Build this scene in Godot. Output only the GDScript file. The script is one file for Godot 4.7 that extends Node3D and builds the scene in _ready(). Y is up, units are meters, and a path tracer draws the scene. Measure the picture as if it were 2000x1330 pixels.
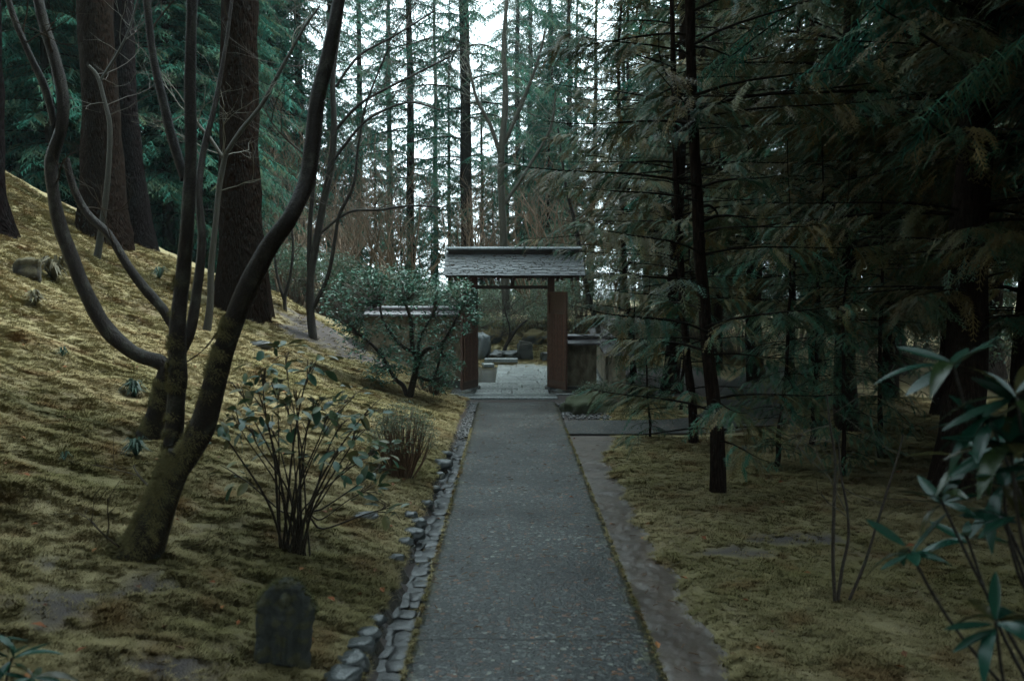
extends Node3D
# A wooden garden gate at the end of a wet path through a dark conifer wood, under an overcast sky.

const FOCAL := 1700.0        # focal length in photograph pixels (2000 x 1330)
const EYE := 1.9

var view := Transform3D()
var nz := FastNoiseLite.new()
var nz2 := FastNoiseLite.new()
var used := {}
var M := {}
var soil_spots := []
var mounds := []

# ---------------------------------------------------------------- mesh builder
class MB:
	var v := PackedVector3Array()
	var n := PackedVector3Array()
	var c := PackedColorArray()

	func tri(a: Vector3, b: Vector3, d: Vector3, col: Color) -> void:
		v.append(a); v.append(b); v.append(d)
		c.append(col); c.append(col); c.append(col)

	func quad(a: Vector3, b: Vector3, d: Vector3, e: Vector3, col: Color) -> void:
		tri(a, b, d, col); tri(a, d, e, col)

	# triangle of a convex body, turned to face away from "mid"
	func out_tri(a: Vector3, b: Vector3, d: Vector3, mid: Vector3, col: Color) -> void:
		if (d - a).cross(b - a).dot((a + b + d) / 3.0 - mid) < 0.0:
			tri(a, d, b, col)
		else:
			tri(a, b, d, col)

	func out_quad(a: Vector3, b: Vector3, d: Vector3, e: Vector3, mid: Vector3, col: Color) -> void:
		out_tri(a, b, d, mid, col); out_tri(a, d, e, mid, col)

	# box with chamfered edges
	func cbox(at: Vector3, size: Vector3, ch: float, col: Color, turn := Basis()) -> void:
		var h := size * 0.5
		var f := func(k: int, sx: float, sy: float, sz: float) -> Vector3:
			var p := Vector3(sx * (h.x - (0.0 if k == 0 else ch)), sy * (h.y - (0.0 if k == 1 else ch)), sz * (h.z - (0.0 if k == 2 else ch)))
			return at + turn * p
		for s in [-1.0, 1.0]:
			out_quad(f.call(0, s, -1, -1), f.call(0, s, 1, -1), f.call(0, s, 1, 1), f.call(0, s, -1, 1), at, col)
			out_quad(f.call(1, -1, s, -1), f.call(1, 1, s, -1), f.call(1, 1, s, 1), f.call(1, -1, s, 1), at, col)
			out_quad(f.call(2, -1, -1, s), f.call(2, 1, -1, s), f.call(2, 1, 1, s), f.call(2, -1, 1, s), at, col)
			for t in [-1.0, 1.0]:
				out_quad(f.call(1, -1, s, t), f.call(1, 1, s, t), f.call(2, 1, s, t), f.call(2, -1, s, t), at, col)
				out_quad(f.call(0, s, -1, t), f.call(0, s, 1, t), f.call(2, s, 1, t), f.call(2, s, -1, t), at, col)
				out_quad(f.call(0, s, t, -1), f.call(0, s, t, 1), f.call(1, s, t, 1), f.call(1, s, t, -1), at, col)
				for w in [-1.0, 1.0]:
					out_tri(f.call(0, s, t, w), f.call(1, s, t, w), f.call(2, s, t, w), at, col)

	# closed profile (x across, y up) swept from a to b
	func prism(profile: PackedVector2Array, a: Vector3, b: Vector3, col: Color) -> void:
		var dir := b - a
		dir.y = 0.0
		var across := dir.normalized().cross(Vector3.UP).normalized()
		var m := profile.size()
		var mid2 := Vector2.ZERO
		for q in profile: mid2 += q / m
		var mid := (a + b) * 0.5 + across * mid2.x + Vector3.UP * mid2.y
		for k in m:
			var p := profile[k]
			var q := profile[(k + 1) % m]
			var pa := a + across * p.x + Vector3.UP * p.y
			var qa := a + across * q.x + Vector3.UP * q.y
			var pb := b + across * p.x + Vector3.UP * p.y
			var qb := b + across * q.x + Vector3.UP * q.y
			out_quad(pa, qa, qb, pb, mid, col)
			var ma := a + across * mid2.x + Vector3.UP * mid2.y
			var mbb := b + across * mid2.x + Vector3.UP * mid2.y
			out_tri(pa, qa, ma, mid, col)
			out_tri(pb, qb, mbb, mid, col)

	# tapered tube with smooth normals
	func tube(p: PackedVector3Array, r: PackedFloat32Array, sides: int, col: Color, rough := 0.0, fn: FastNoiseLite = null, tip_close := true) -> void:
		var m := p.size()
		var t0 := (p[1] - p[0]).normalized()
		var u := t0.cross(Vector3(0.13, 0.31, 0.94)).normalized()
		var rings: Array[PackedVector3Array] = []
		var norms: Array[PackedVector3Array] = []
		for i in m:
			var t := (p[min(i + 1, m - 1)] - p[max(i - 1, 0)]).normalized()
			u = (u - t * u.dot(t)).normalized()
			var w := t.cross(u)
			var ring := PackedVector3Array()
			var nn := PackedVector3Array()
			for k in sides:
				var a := TAU * k / sides
				var d := u * cos(a) + w * sin(a)
				var rr := r[i]
				if rough > 0.0:
					var q := p[i] + d * r[i]
					rr *= 1.0 + rough * (0.7 * fn.get_noise_3d(q.x * 2.2, q.y * 0.3, q.z * 2.2) + 0.4 * fn.get_noise_3d(q.x, q.y, q.z))
				ring.append(p[i] + d * rr)
				nn.append(d)
			rings.append(ring)
			norms.append(nn)
		for i in m - 1:
			for k in sides:
				var j := (k + 1) % sides
				v.append(rings[i][k]); v.append(rings[i + 1][k]); v.append(rings[i + 1][j])
				v.append(rings[i][k]); v.append(rings[i + 1][j]); v.append(rings[i][j])
				n.append(norms[i][k]); n.append(norms[i + 1][k]); n.append(norms[i + 1][j])
				n.append(norms[i][k]); n.append(norms[i + 1][j]); n.append(norms[i][j])
				for q in 6: c.append(col)
		if tip_close and r[m - 1] > 0.004:
			var t := (p[m - 1] - p[m - 2]).normalized()
			for k in sides:
				v.append(rings[m - 1][k]); v.append(p[m - 1] + t * r[m - 1] * 0.4); v.append(rings[m - 1][(k + 1) % sides])
				n.append(norms[m - 1][k]); n.append(t); n.append(norms[m - 1][(k + 1) % sides])
				for q in 3: c.append(col)

	func mesh() -> ArrayMesh:
		var am := ArrayMesh.new()
		if v.is_empty(): return am
		var a := []
		a.resize(Mesh.ARRAY_MAX)
		a[Mesh.ARRAY_VERTEX] = v
		if n.size() == v.size():
			a[Mesh.ARRAY_NORMAL] = n
		else:
			var fl := PackedVector3Array()
			fl.resize(v.size())
			for i in range(0, v.size(), 3):
				var k := (v[i + 2] - v[i]).cross(v[i + 1] - v[i]).normalized()
				fl[i] = k; fl[i + 1] = k; fl[i + 2] = k
			a[Mesh.ARRAY_NORMAL] = fl
		a[Mesh.ARRAY_COLOR] = c
		am.add_surface_from_arrays(Mesh.PRIMITIVE_TRIANGLES, a)
		return am

# ---------------------------------------------------------------- naming
func numbered(called: String) -> String:
	if not used.has(called):
		used[called] = 0
		return called
	used[called] += 1
	return "%s_%03d" % [called, used[called]]

func thing(called: String, label: String, category: String, at := Vector3.ZERO, turn := 0.0, group := "") -> Node3D:
	var o := Node3D.new()
	o.name = numbered(called)
	add_child(o)
	o.position = at
	o.rotation.y = turn
	tag(o, label, category, group)
	return o

func tag(o: Node, label: String, category: String, group := "") -> void:
	o.set_meta("label", label)
	o.set_meta("category", category)
	if group: o.set_meta("group", group)

func part(called: String, mesh: Mesh, mat: Material, parent: Node, xf := Transform3D()) -> MeshInstance3D:
	var o := MeshInstance3D.new()
	o.mesh = mesh
	o.material_override = mat
	o.transform = xf
	o.name = numbered(called) if parent == self else called
	parent.add_child(o, true)
	return o

func structure(called: String, mesh: Mesh, mat: Material) -> MeshInstance3D:
	var o := part(called, mesh, mat, self)
	o.set_meta("kind", "structure")
	return o

func scatter(called: String, mesh: Mesh, mat: Material, xfs: Array, cols: Array, parent: Node = self) -> MultiMeshInstance3D:
	var mm := MultiMesh.new()
	mm.transform_format = MultiMesh.TRANSFORM_3D
	mm.use_colors = true
	mm.mesh = mesh
	mm.instance_count = xfs.size()
	for i in xfs.size():
		mm.set_instance_transform(i, xfs[i])
		mm.set_instance_color(i, cols[i])
	var o := MultiMeshInstance3D.new()
	o.multimesh = mm
	o.material_override = mat
	o.name = numbered(called) if parent == self else called
	o.set_meta("kind", "stuff")
	parent.add_child(o, true)
	return o

func gen(s: int) -> RandomNumberGenerator:
	var g := RandomNumberGenerator.new()
	g.seed = s * 7919 + 13
	return g

# ---------------------------------------------------------------- photograph pixel -> direction -> place
func ray(px: float, py: float) -> Vector3:
	return view.basis * Vector3((px - 1000.0) / FOCAL, -(py - 665.0) / FOCAL, -1.0)

func at(px: float, py: float, depth: float) -> Vector3:
	var r := ray(px, py)
	return view.origin + r * (depth / -r.z)

func on_ground(px: float, depth: float, sink := 0.0) -> Vector3:
	var p := at(px, 600.0, depth)
	p.y = ground_height(p.x, p.z) - sink
	return p

func hit(px: float, py: float) -> Vector3:
	var r := ray(px, py)
	var d := 2.0
	while d < 70.0:
		var p := view.origin + r * (d / -r.z)
		if p.y < ground_height(p.x, p.z): return p
		d += 0.03
	return on_ground(px, 40.0)

# ---------------------------------------------------------------- terrain
const PATH_L := -0.53
const PATH_R := 0.765

func bank_edge(d: float) -> float:
	return -0.765 + 0.045 * nz.get_noise_2d(d * 60.0, 7.0) + 0.04 * nz.get_noise_2d(d * 190.0, 91.0)

func strip_edge(d: float) -> float:
	return 1.10 + 0.10 * nz.get_noise_2d(d * 40.0, 300.0) + 0.06 * nz.get_noise_2d(d * 150.0, 340.0) + 0.25 * smoothstep(9.6, 11.3, d)

func ground_height(x: float, z: float) -> float:
	var d := -z
	var h := 0.0
	var be := bank_edge(d)
	if x < be + 0.12:
		var u: float = max(0.0, be - x)
		if u > 15.0: u = 15.0 + 6.0 * (1.0 - exp(-(u - 15.0) / 6.0))
		var far: float = 1.0 + 0.02 * (clampf(d, -4.0, 17.0) - 5.0)
		var hill := (0.25 * u + 0.0105 * u * u * (1.0 if u < 14.0 else 14.0 / u)) * far
		hill *= 1.0 - 0.72 * smoothstep(18.0, 31.0, d)
		h = lerpf(-0.06, 0.085, smoothstep(be + 0.12, be + 0.0, x)) * (1.0 - smoothstep(16.0, 18.0, d)) + hill
		h += 0.10 * smoothstep(0.5, 3.0, u) * nz.get_noise_2d(x * 9.0, z * 9.0) + 0.055 * smoothstep(0.1, 0.5, u) * nz.get_noise_2d(x * 42.0, z * 42.0)
	elif x < PATH_R + 0.02:
		h = -0.05
	else:
		var u := x - PATH_R
		h = -0.035 + 0.05 * smoothstep(strip_edge(d) - PATH_R - 0.05, strip_edge(d) - PATH_R + 0.12, u)
		var w := smoothstep(0.6, 2.5, u)
		h += w * (0.09 * nz.get_noise_2d(x * 11.0 + 50.0, z * 11.0) + 0.03 * nz.get_noise_2d(x * 40.0, z * 40.0 + 9.0))
		# the side path is cut level
		h = lerpf(h, -0.035, smoothstep(10.9, 11.3, d) * smoothstep(13.6, 13.1, d) * (1.0 - smoothstep(3.6, 4.4, x)))
	if d > 14.2:
		# court beyond the gate, then a low mossy rise under the azaleas
		var k := smoothstep(14.2, 14.8, d) * (1.0 - smoothstep(0.5, 1.6, max(-x - 0.4, 0.0))) * (1.0 - smoothstep(4.5, 7.0, x))
		h = lerpf(h, 0.03, k)
		h += 0.85 * smoothstep(20.6, 27.0, d) * smoothstep(-4.5, -0.5, x) * (1.0 - smoothstep(6.0, 14.0, x))
	if d < 2.0 and x > PATH_L - 0.6 and x < 1.6:
		h = min(h, -0.03)
	for m in mounds:
		var q: float = Vector2(x - m[0].x, z - m[0].z).length_squared() / (m[1] * m[1])
		if q < 9.0: h += m[2] * exp(-q)
	return h

func soil_amount(x: float, z: float) -> float:
	var s := 0.0
	for q in soil_spots:
		var e := Vector2((x - q[0].x) / q[1], (z - q[0].z) / q[2]).length()
		e += 0.7 * nz.get_noise_2d(x * 75.0, z * 75.0) + 0.4 * nz.get_noise_2d(x * 260.0, z * 260.0)
		s = max(s, 1.0 - smoothstep(0.75, 1.1, e))
	return s

func moss_color(x: float, z: float, g: RandomNumberGenerator) -> Color:
	# dry ochre moss with greener and rustier patches
	var a := 0.5 + 0.9 * nz.get_noise_2d(x * 14.0, z * 14.0 + 400.0)
	var b := 0.5 + 0.9 * nz.get_noise_2d(x * 55.0, z * 55.0 + 900.0)
	var ochre := Color(0.300, 0.245, 0.130)
	var green := Color(0.130, 0.116, 0.046)
	var rust := Color(0.150, 0.082, 0.034)
	var m := clampf(0.42 + 0.85 * (a - 0.5) + 0.35 * nz.get_noise_2d(x * 160.0, z * 160.0), 0.0, 1.0)
	var col := ochre.lerp(green, m)
	col = col.lerp(rust, clampf((b - 0.62) * 1.6, 0.0, 0.7))
	var k := 1.0
	if g: k = g.randf_range(0.82, 1.16)
	return Color(col.r * k, col.g * k, col.b * k)

func build_ground() -> void:
	var xs := PackedFloat32Array()
	var zs := PackedFloat32Array()
	var x := -130.0
	while x < 130.0:
		xs.append(x)
		var near_edge: float = min(absf(x + 0.9), absf(x - 1.1))
		var st := 0.16
		if x < -9.0: st = max(0.25, (-9.0 - x) * 0.12)
		elif x > 6.0: st = max(0.25, (x - 6.0) * 0.12)
		elif near_edge < 0.35: st = 0.05
		x += st
	var d := -45.0
	while d < 150.0:
		zs.append(-d)
		var st := 0.14
		if d < 2.5: st = max(0.3, (2.5 - d) * 0.15)
		elif d > 19.0: st = max(0.3, (d - 19.0) * 0.1)
		d += st
	var nx := xs.size()
	var nzz := zs.size()
	var v := PackedVector3Array()
	var c := PackedColorArray()
	var ix := PackedInt32Array()
	for j in nzz:
		for i in nx:
			var p := Vector3(xs[i], ground_height(xs[i], zs[j]), zs[j])
			v.append(p)
			var col := moss_color(p.x, p.z, null)
			var dd := -p.z
			# brown needle litter lies over the moss in patches
			col = col.lerp(Color(0.115, 0.082, 0.048), 0.6 * smoothstep(0.05, 0.4, nz.get_noise_2d(p.x * 33.0 + 70.0, p.z * 33.0)))
			var soil := soil_amount(p.x, p.z)
			if p.x > bank_edge(dd) + 0.02 and p.x < strip_edge(dd) - 0.02 and dd < 15.0: soil = 1.0
			if dd > 14.4 and p.x > -1.2 and p.x < 4.5 and dd < 20.5: soil = 1.0
			col = col.lerp(Color(0.062, 0.050, 0.044), soil)
			c.append(col)
	for j in nzz - 1:
		for i in nx - 1:
			var a := j * nx + i
			ix.append_array(PackedInt32Array([a, a + nx, a + nx + 1, a, a + nx + 1, a + 1]))
	# normals from the height field
	var n := PackedVector3Array()
	n.resize(v.size())
	for j in nzz:
		for i in nx:
			var e := v[j * nx + min(i + 1, nx - 1)] - v[j * nx + max(i - 1, 0)]
			var f := v[min(j + 1, nzz - 1) * nx + i] - v[max(j - 1, 0) * nx + i]
			var k := e.cross(f).normalized()
			n[j * nx + i] = k if k.y > 0.0 else -k
	var a := []
	a.resize(Mesh.ARRAY_MAX)
	a[Mesh.ARRAY_VERTEX] = v
	a[Mesh.ARRAY_NORMAL] = n
	a[Mesh.ARRAY_COLOR] = c
	# front faces run clockwise seen from above
	for k in range(0, ix.size(), 3):
		var p := v[ix[k]]
		if (v[ix[k + 2]] - p).cross(v[ix[k + 1]] - p).y < 0.0:
			var t := ix[k + 1]
			ix[k + 1] = ix[k + 2]
			ix[k + 2] = t
	a[Mesh.ARRAY_INDEX] = ix
	var am := ArrayMesh.new()
	am.add_surface_from_arrays(Mesh.PRIMITIVE_TRIANGLES, a)
	structure("ground", am, M.ground)

# a sheet between two edge functions along depth
func sheet(d0: float, d1: float, step: float, cols: int, left: Callable, right: Callable, y: Callable, tint: Callable, skirt := 0.0) -> ArrayMesh:
	var st := SurfaceTool.new()
	st.begin(Mesh.PRIMITIVE_TRIANGLES)
	st.set_smooth_group(0)
	var rows := int(ceil((d1 - d0) / step)) + 1
	var p := []
	for j in rows:
		var d: float = min(d0 + j * step, d1)
		var row := []
		var l: float = left.call(d)
		var r: float = right.call(d)
		if skirt > 0.0: row.append(Vector3(l - 0.004, y.call(l, d) - skirt, -d))
		for i in cols + 1:
			var x := lerpf(l, r, float(i) / cols)
			row.append(Vector3(x, y.call(x, d), -d))
		if skirt > 0.0: row.append(Vector3(r + 0.004, y.call(r, d) - skirt, -d))
		p.append(row)
	for j in rows - 1:
		for i in p[0].size() - 1:
			var q := [p[j][i], p[j + 1][i], p[j + 1][i + 1], p[j][i], p[j + 1][i + 1], p[j][i + 1]]
			for w in q:
				st.set_color(tint.call(w.x, -w.z))
				st.add_vertex(w)
	st.index()
	st.generate_normals()
	return st.commit()

# ---------------------------------------------------------------- textures and materials
func noise_tex(freq: float, oct: int, lo: Color, hi: Color, s: int, size := 512, kind := FastNoiseLite.TYPE_SIMPLEX_SMOOTH, fractal := FastNoiseLite.FRACTAL_FBM) -> NoiseTexture2D:
	var f := FastNoiseLite.new()
	f.seed = s
	f.noise_type = kind
	f.frequency = freq
	f.fractal_type = fractal
	f.fractal_octaves = oct
	var t := NoiseTexture2D.new()
	t.width = size; t.height = size
	t.seamless = true
	t.noise = f
	var g := Gradient.new()
	g.set_color(0, lo); g.set_color(1, hi)
	t.color_ramp = g
	return t

func noise_normal(freq: float, oct: int, strength: float, s: int, size := 512, kind := FastNoiseLite.TYPE_SIMPLEX_SMOOTH) -> NoiseTexture2D:
	var t := noise_tex(freq, oct, Color.BLACK, Color.WHITE, s, size, kind)
	t.color_ramp = null
	t.as_normal_map = true
	t.bump_strength = strength
	return t

func mat(rough: float, tex: Texture2D = null, normal: Texture2D = null, scale := Vector3.ONE, nscale := 1.0) -> StandardMaterial3D:
	var m := StandardMaterial3D.new()
	m.vertex_color_use_as_albedo = true
	m.roughness = rough
	m.cull_mode = BaseMaterial3D.CULL_DISABLED
	if tex or normal:
		m.uv1_triplanar = true
		m.uv1_world_triplanar = true
		m.uv1_scale = scale
	if tex: m.albedo_texture = tex
	if normal:
		m.normal_enabled = true
		m.normal_texture = normal
		m.normal_scale = nscale
	return m

func aggregate() -> Array:
	# pebbles set in dark mortar: colour and height
	var g := gen(5)
	var size := 1024
	var img := Image.create(size, size, false, Image.FORMAT_RGBA8)
	var hgt := Image.create(size, size, false, Image.FORMAT_RGBA8)
	img.fill(Color(0.33, 0.34, 0.33))
	hgt.fill(Color(0.35, 0.35, 0.35))
	for k in 17000:
		var r := g.randi_range(2, 4) if g.randf() < 0.82 else g.randi_range(5, 8)
		var x := g.randi_range(0, size)
		var y := g.randi_range(0, size)
		var l := g.randf_range(0.22, 0.78)
		var col := Color(l, l * 1.0, l * 0.98)
		var q := g.randf()
		if q < 0.16: col = Color(minf(l * 1.3, 1.0), l * 0.88, l * 0.66)
		elif q < 0.26: col = Color(l * 0.62, l * 0.62, l * 0.66)
		elif q < 0.30: col = Color(1.0, 0.98, 0.92)
		var hh := g.randf_range(0.4, 0.85)
		for s in [[r, maxi(1, r - 2)], [maxi(1, r - 1), maxi(1, r - 1)], [maxi(1, r - 2), r]]:
			img.fill_rect(Rect2i(x - s[0], y - s[1], 2 * s[0], 2 * s[1]), col)
			hgt.fill_rect(Rect2i(x - s[0], y - s[1], 2 * s[0], 2 * s[1]), Color(hh, hh, hh))
	hgt.resize(512, 512, Image.INTERPOLATE_BILINEAR)
	hgt.bump_map_to_normal_map(4.0)
	img.resize(900, 900, Image.INTERPOLATE_LANCZOS)
	return [ImageTexture.create_from_image(img), ImageTexture.create_from_image(hgt)]

func make_materials() -> void:
	var speck := noise_tex(0.16, 3, Color(0.62, 0.60, 0.58), Color(1.25, 1.25, 1.25).clamp(), 3)
	M.ground = mat(0.95, noise_tex(0.11, 4, Color(0.85, 0.84, 0.82), Color.WHITE, 11), noise_normal(0.10, 4, 4.0, 12), Vector3(1.4, 1.4, 1.4), 1.0)
	M.moss = mat(0.95)
	M.moss.backlight_enabled = true
	M.moss.backlight = Color(0.25, 0.25, 0.25)
	var ag := aggregate()
	M.path = mat(0.5, ag[0], ag[1], Vector3(0.50, 0.50, 0.50), 0.45)
	M.path.metallic_specular = 0.4
	M.soil = mat(0.40, speck, noise_normal(0.012, 5, 6.0, 21), Vector3(0.9, 0.9, 0.9), 0.5)
	M.stone = mat(0.34, noise_tex(0.05, 4, Color(0.55, 0.56, 0.56), Color.WHITE, 31), noise_normal(0.06, 4, 5.0, 32), Vector3(2.5, 2.5, 2.5), 0.6)
	M.slab = mat(0.26, noise_tex(0.03, 5, Color(0.62, 0.62, 0.60), Color.WHITE, 33), noise_normal(0.05, 5, 5.0, 34), Vector3(1.3, 1.3, 1.3), 0.5)
	M.mossy = mat(0.95, noise_tex(0.07, 4, Color(0.5, 0.5, 0.5), Color.WHITE, 35), noise_normal(0.09, 4, 12.0, 36), Vector3(4, 4, 4), 1.0)
	M.bark = mat(0.85, noise_tex(0.035, 5, Color(0.45, 0.43, 0.42), Color.WHITE, 41), noise_normal(0.03, 5, 14.0, 42), Vector3(2.6, 0.30, 2.6), 1.0)
	M.smooth_bark = mat(0.46, noise_tex(0.04, 5, Color(0.42, 0.40, 0.38), Color.WHITE, 43), noise_normal(0.05, 5, 12.0, 44), Vector3(2.2, 4.6, 2.2), 1.0)
	M.smooth_bark.metallic_specular = 0.26
	M.bark.metallic_specular = 0.1
	M.twig = mat(0.65)
	M.twig.metallic_specular = 0.25
	M.cedar = mat(0.44)
	M.cedar.backlight_enabled = true
	M.cedar.backlight = Color(0.6, 0.6, 0.6)
	M.fir = mat(0.7)
	M.fir.backlight_enabled = true
	M.fir.backlight = Color(0.8, 0.8, 0.8)
	M.cedar.metallic_specular = 0.28
	M.fir.metallic_specular = 0.12
	M.moss.metallic_specular = 0.2
	M.leaf = mat(0.38)
	M.leaf.metallic_specular = 0.36
	M.leaf.backlight_enabled = true
	M.leaf.backlight = Color(0.4, 0.4, 0.4)
	M.azalea = mat(0.45)
	M.azalea.backlight_enabled = true
	M.azalea.backlight = Color(0.9, 0.9, 0.9)
	M.azalea.metallic_specular = 0.4
	M.wood = mat(0.55, noise_tex(0.03, 5, Color(0.55, 0.52, 0.5), Color.WHITE, 51), noise_normal(0.03, 5, 5.0, 52), Vector3(5.0, 0.6, 5.0), 0.6)
	M.shingle = mat(0.30, noise_tex(0.04, 4, Color(0.55, 0.55, 0.55), Color.WHITE, 53), noise_normal(0.04, 4, 5.0, 54), Vector3(1.0, 4.0, 4.0), 0.6)
	M.metal_cap = mat(0.26, noise_tex(0.02, 4, Color(0.7, 0.68, 0.68), Color.WHITE, 55), null, Vector3(1, 3, 3))
	M.plaster = mat(0.85, noise_tex(0.014, 5, Color(0.50, 0.47, 0.42), Color.WHITE, 57), noise_normal(0.06, 4, 4.0, 58), Vector3(0.8, 0.45, 0.8), 0.5)

# ---------------------------------------------------------------- shapes
func smooth_line(ctrl: Array, per: int) -> Array:
	# ctrl: [Vector3, radius]; Catmull-Rom
	var p := PackedVector3Array()
	var r := PackedFloat32Array()
	for i in ctrl.size() - 1:
		var a: Vector3 = ctrl[max(i - 1, 0)][0]
		var b: Vector3 = ctrl[i][0]
		var c: Vector3 = ctrl[i + 1][0]
		var d: Vector3 = ctrl[min(i + 2, ctrl.size() - 1)][0]
		for k in per:
			var t := float(k) / per
			p.append(b.cubic_interpolate(c, a, d, t))
			r.append(lerpf(ctrl[i][1], ctrl[i + 1][1], t))
	p.append(ctrl[-1][0])
	r.append(ctrl[-1][1])
	return [p, r]

func rock_mesh(s: int, size: Vector3, boxy: float, rough: float, col: Color, seg := 12, rings := 7, top_col = null) -> ArrayMesh:
	var g := gen(s)
	var f := FastNoiseLite.new()
	f.seed = s
	f.frequency = 0.9
	f.fractal_octaves = 4
	var st := SurfaceTool.new()
	st.begin(Mesh.PRIMITIVE_TRIANGLES)
	st.set_smooth_group(0)
	var grid := []
	var off := Vector3(g.randf() * 50.0, g.randf() * 50.0, g.randf() * 50.0)
	for j in rings + 1:
		var row := []
		var th := PI * j / rings
		for i in seg:
			var ph := TAU * i / seg
			var q := Vector3(sin(th) * cos(ph), cos(th), sin(th) * sin(ph))
			var pw := Vector3(pow(absf(q.x), boxy) * signf(q.x), pow(absf(q.y), boxy) * signf(q.y), pow(absf(q.z), boxy) * signf(q.z))
			var k := 1.0 + rough * f.get_noise_3dv(q * 1.3 + off)
			row.append(pw * size * 0.5 * k)
		grid.append(row)
	for j in rings:
		for i in seg:
			var a: Vector3 = grid[j][i]
			var b: Vector3 = grid[j][(i + 1) % seg]
			var c: Vector3 = grid[j + 1][(i + 1) % seg]
			var d: Vector3 = grid[j + 1][i]
			for w in ([a, b, c] if j > 0 else []) + ([a, c, d] if j < rings - 1 else []):
				var cc := col
				if top_col != null and f.get_noise_3dv(w * 9.0) + 1.4 * (w.y / size.y) > 0.1: cc = top_col
				st.set_color(cc)
				st.add_vertex(w)
	st.index()
	st.generate_normals()
	return st.commit()

# one flat fern-like spray of cedar; rich adds side leaflets
func frond(mb: MB, p: Vector3, dir: Vector3, up: Vector3, ln: float, col: Color, m: int, rich: bool, w: float) -> void:
	var side := dir.cross(up).normalized()
	for i in m:
		var t := (i + 0.6) / m
		var b := p + dir * ln * t - up * ln * 0.22 * t * t
		var l := ln * (0.52 - 0.38 * t)
		for s in [-1.0, 1.0]:
			var e: Vector3 = (dir * 0.72 + side * s * 0.66 - up * 0.18).normalized()
			var tip := b + e * l
			mb.tri(b - dir * w, tip, b + dir * w, col)
			if rich:
				var q := b + e * l * 0.45
				var o: Vector3 = (dir + side * s * 0.15 - up * 0.3).normalized() * l * 0.5
				var o2: Vector3 = (dir * 0.15 + side * s - up * 0.3).normalized() * l * 0.45
				mb.tri(q - e * w * 0.8, q + o, q + e * w * 0.8, col)
				mb.tri(q - e * w * 0.8, q + o2, q + e * w * 0.8, col)
	mb.tri(p - side * w, p + dir * ln - up * ln * 0.22, p + side * w, col)

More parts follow.
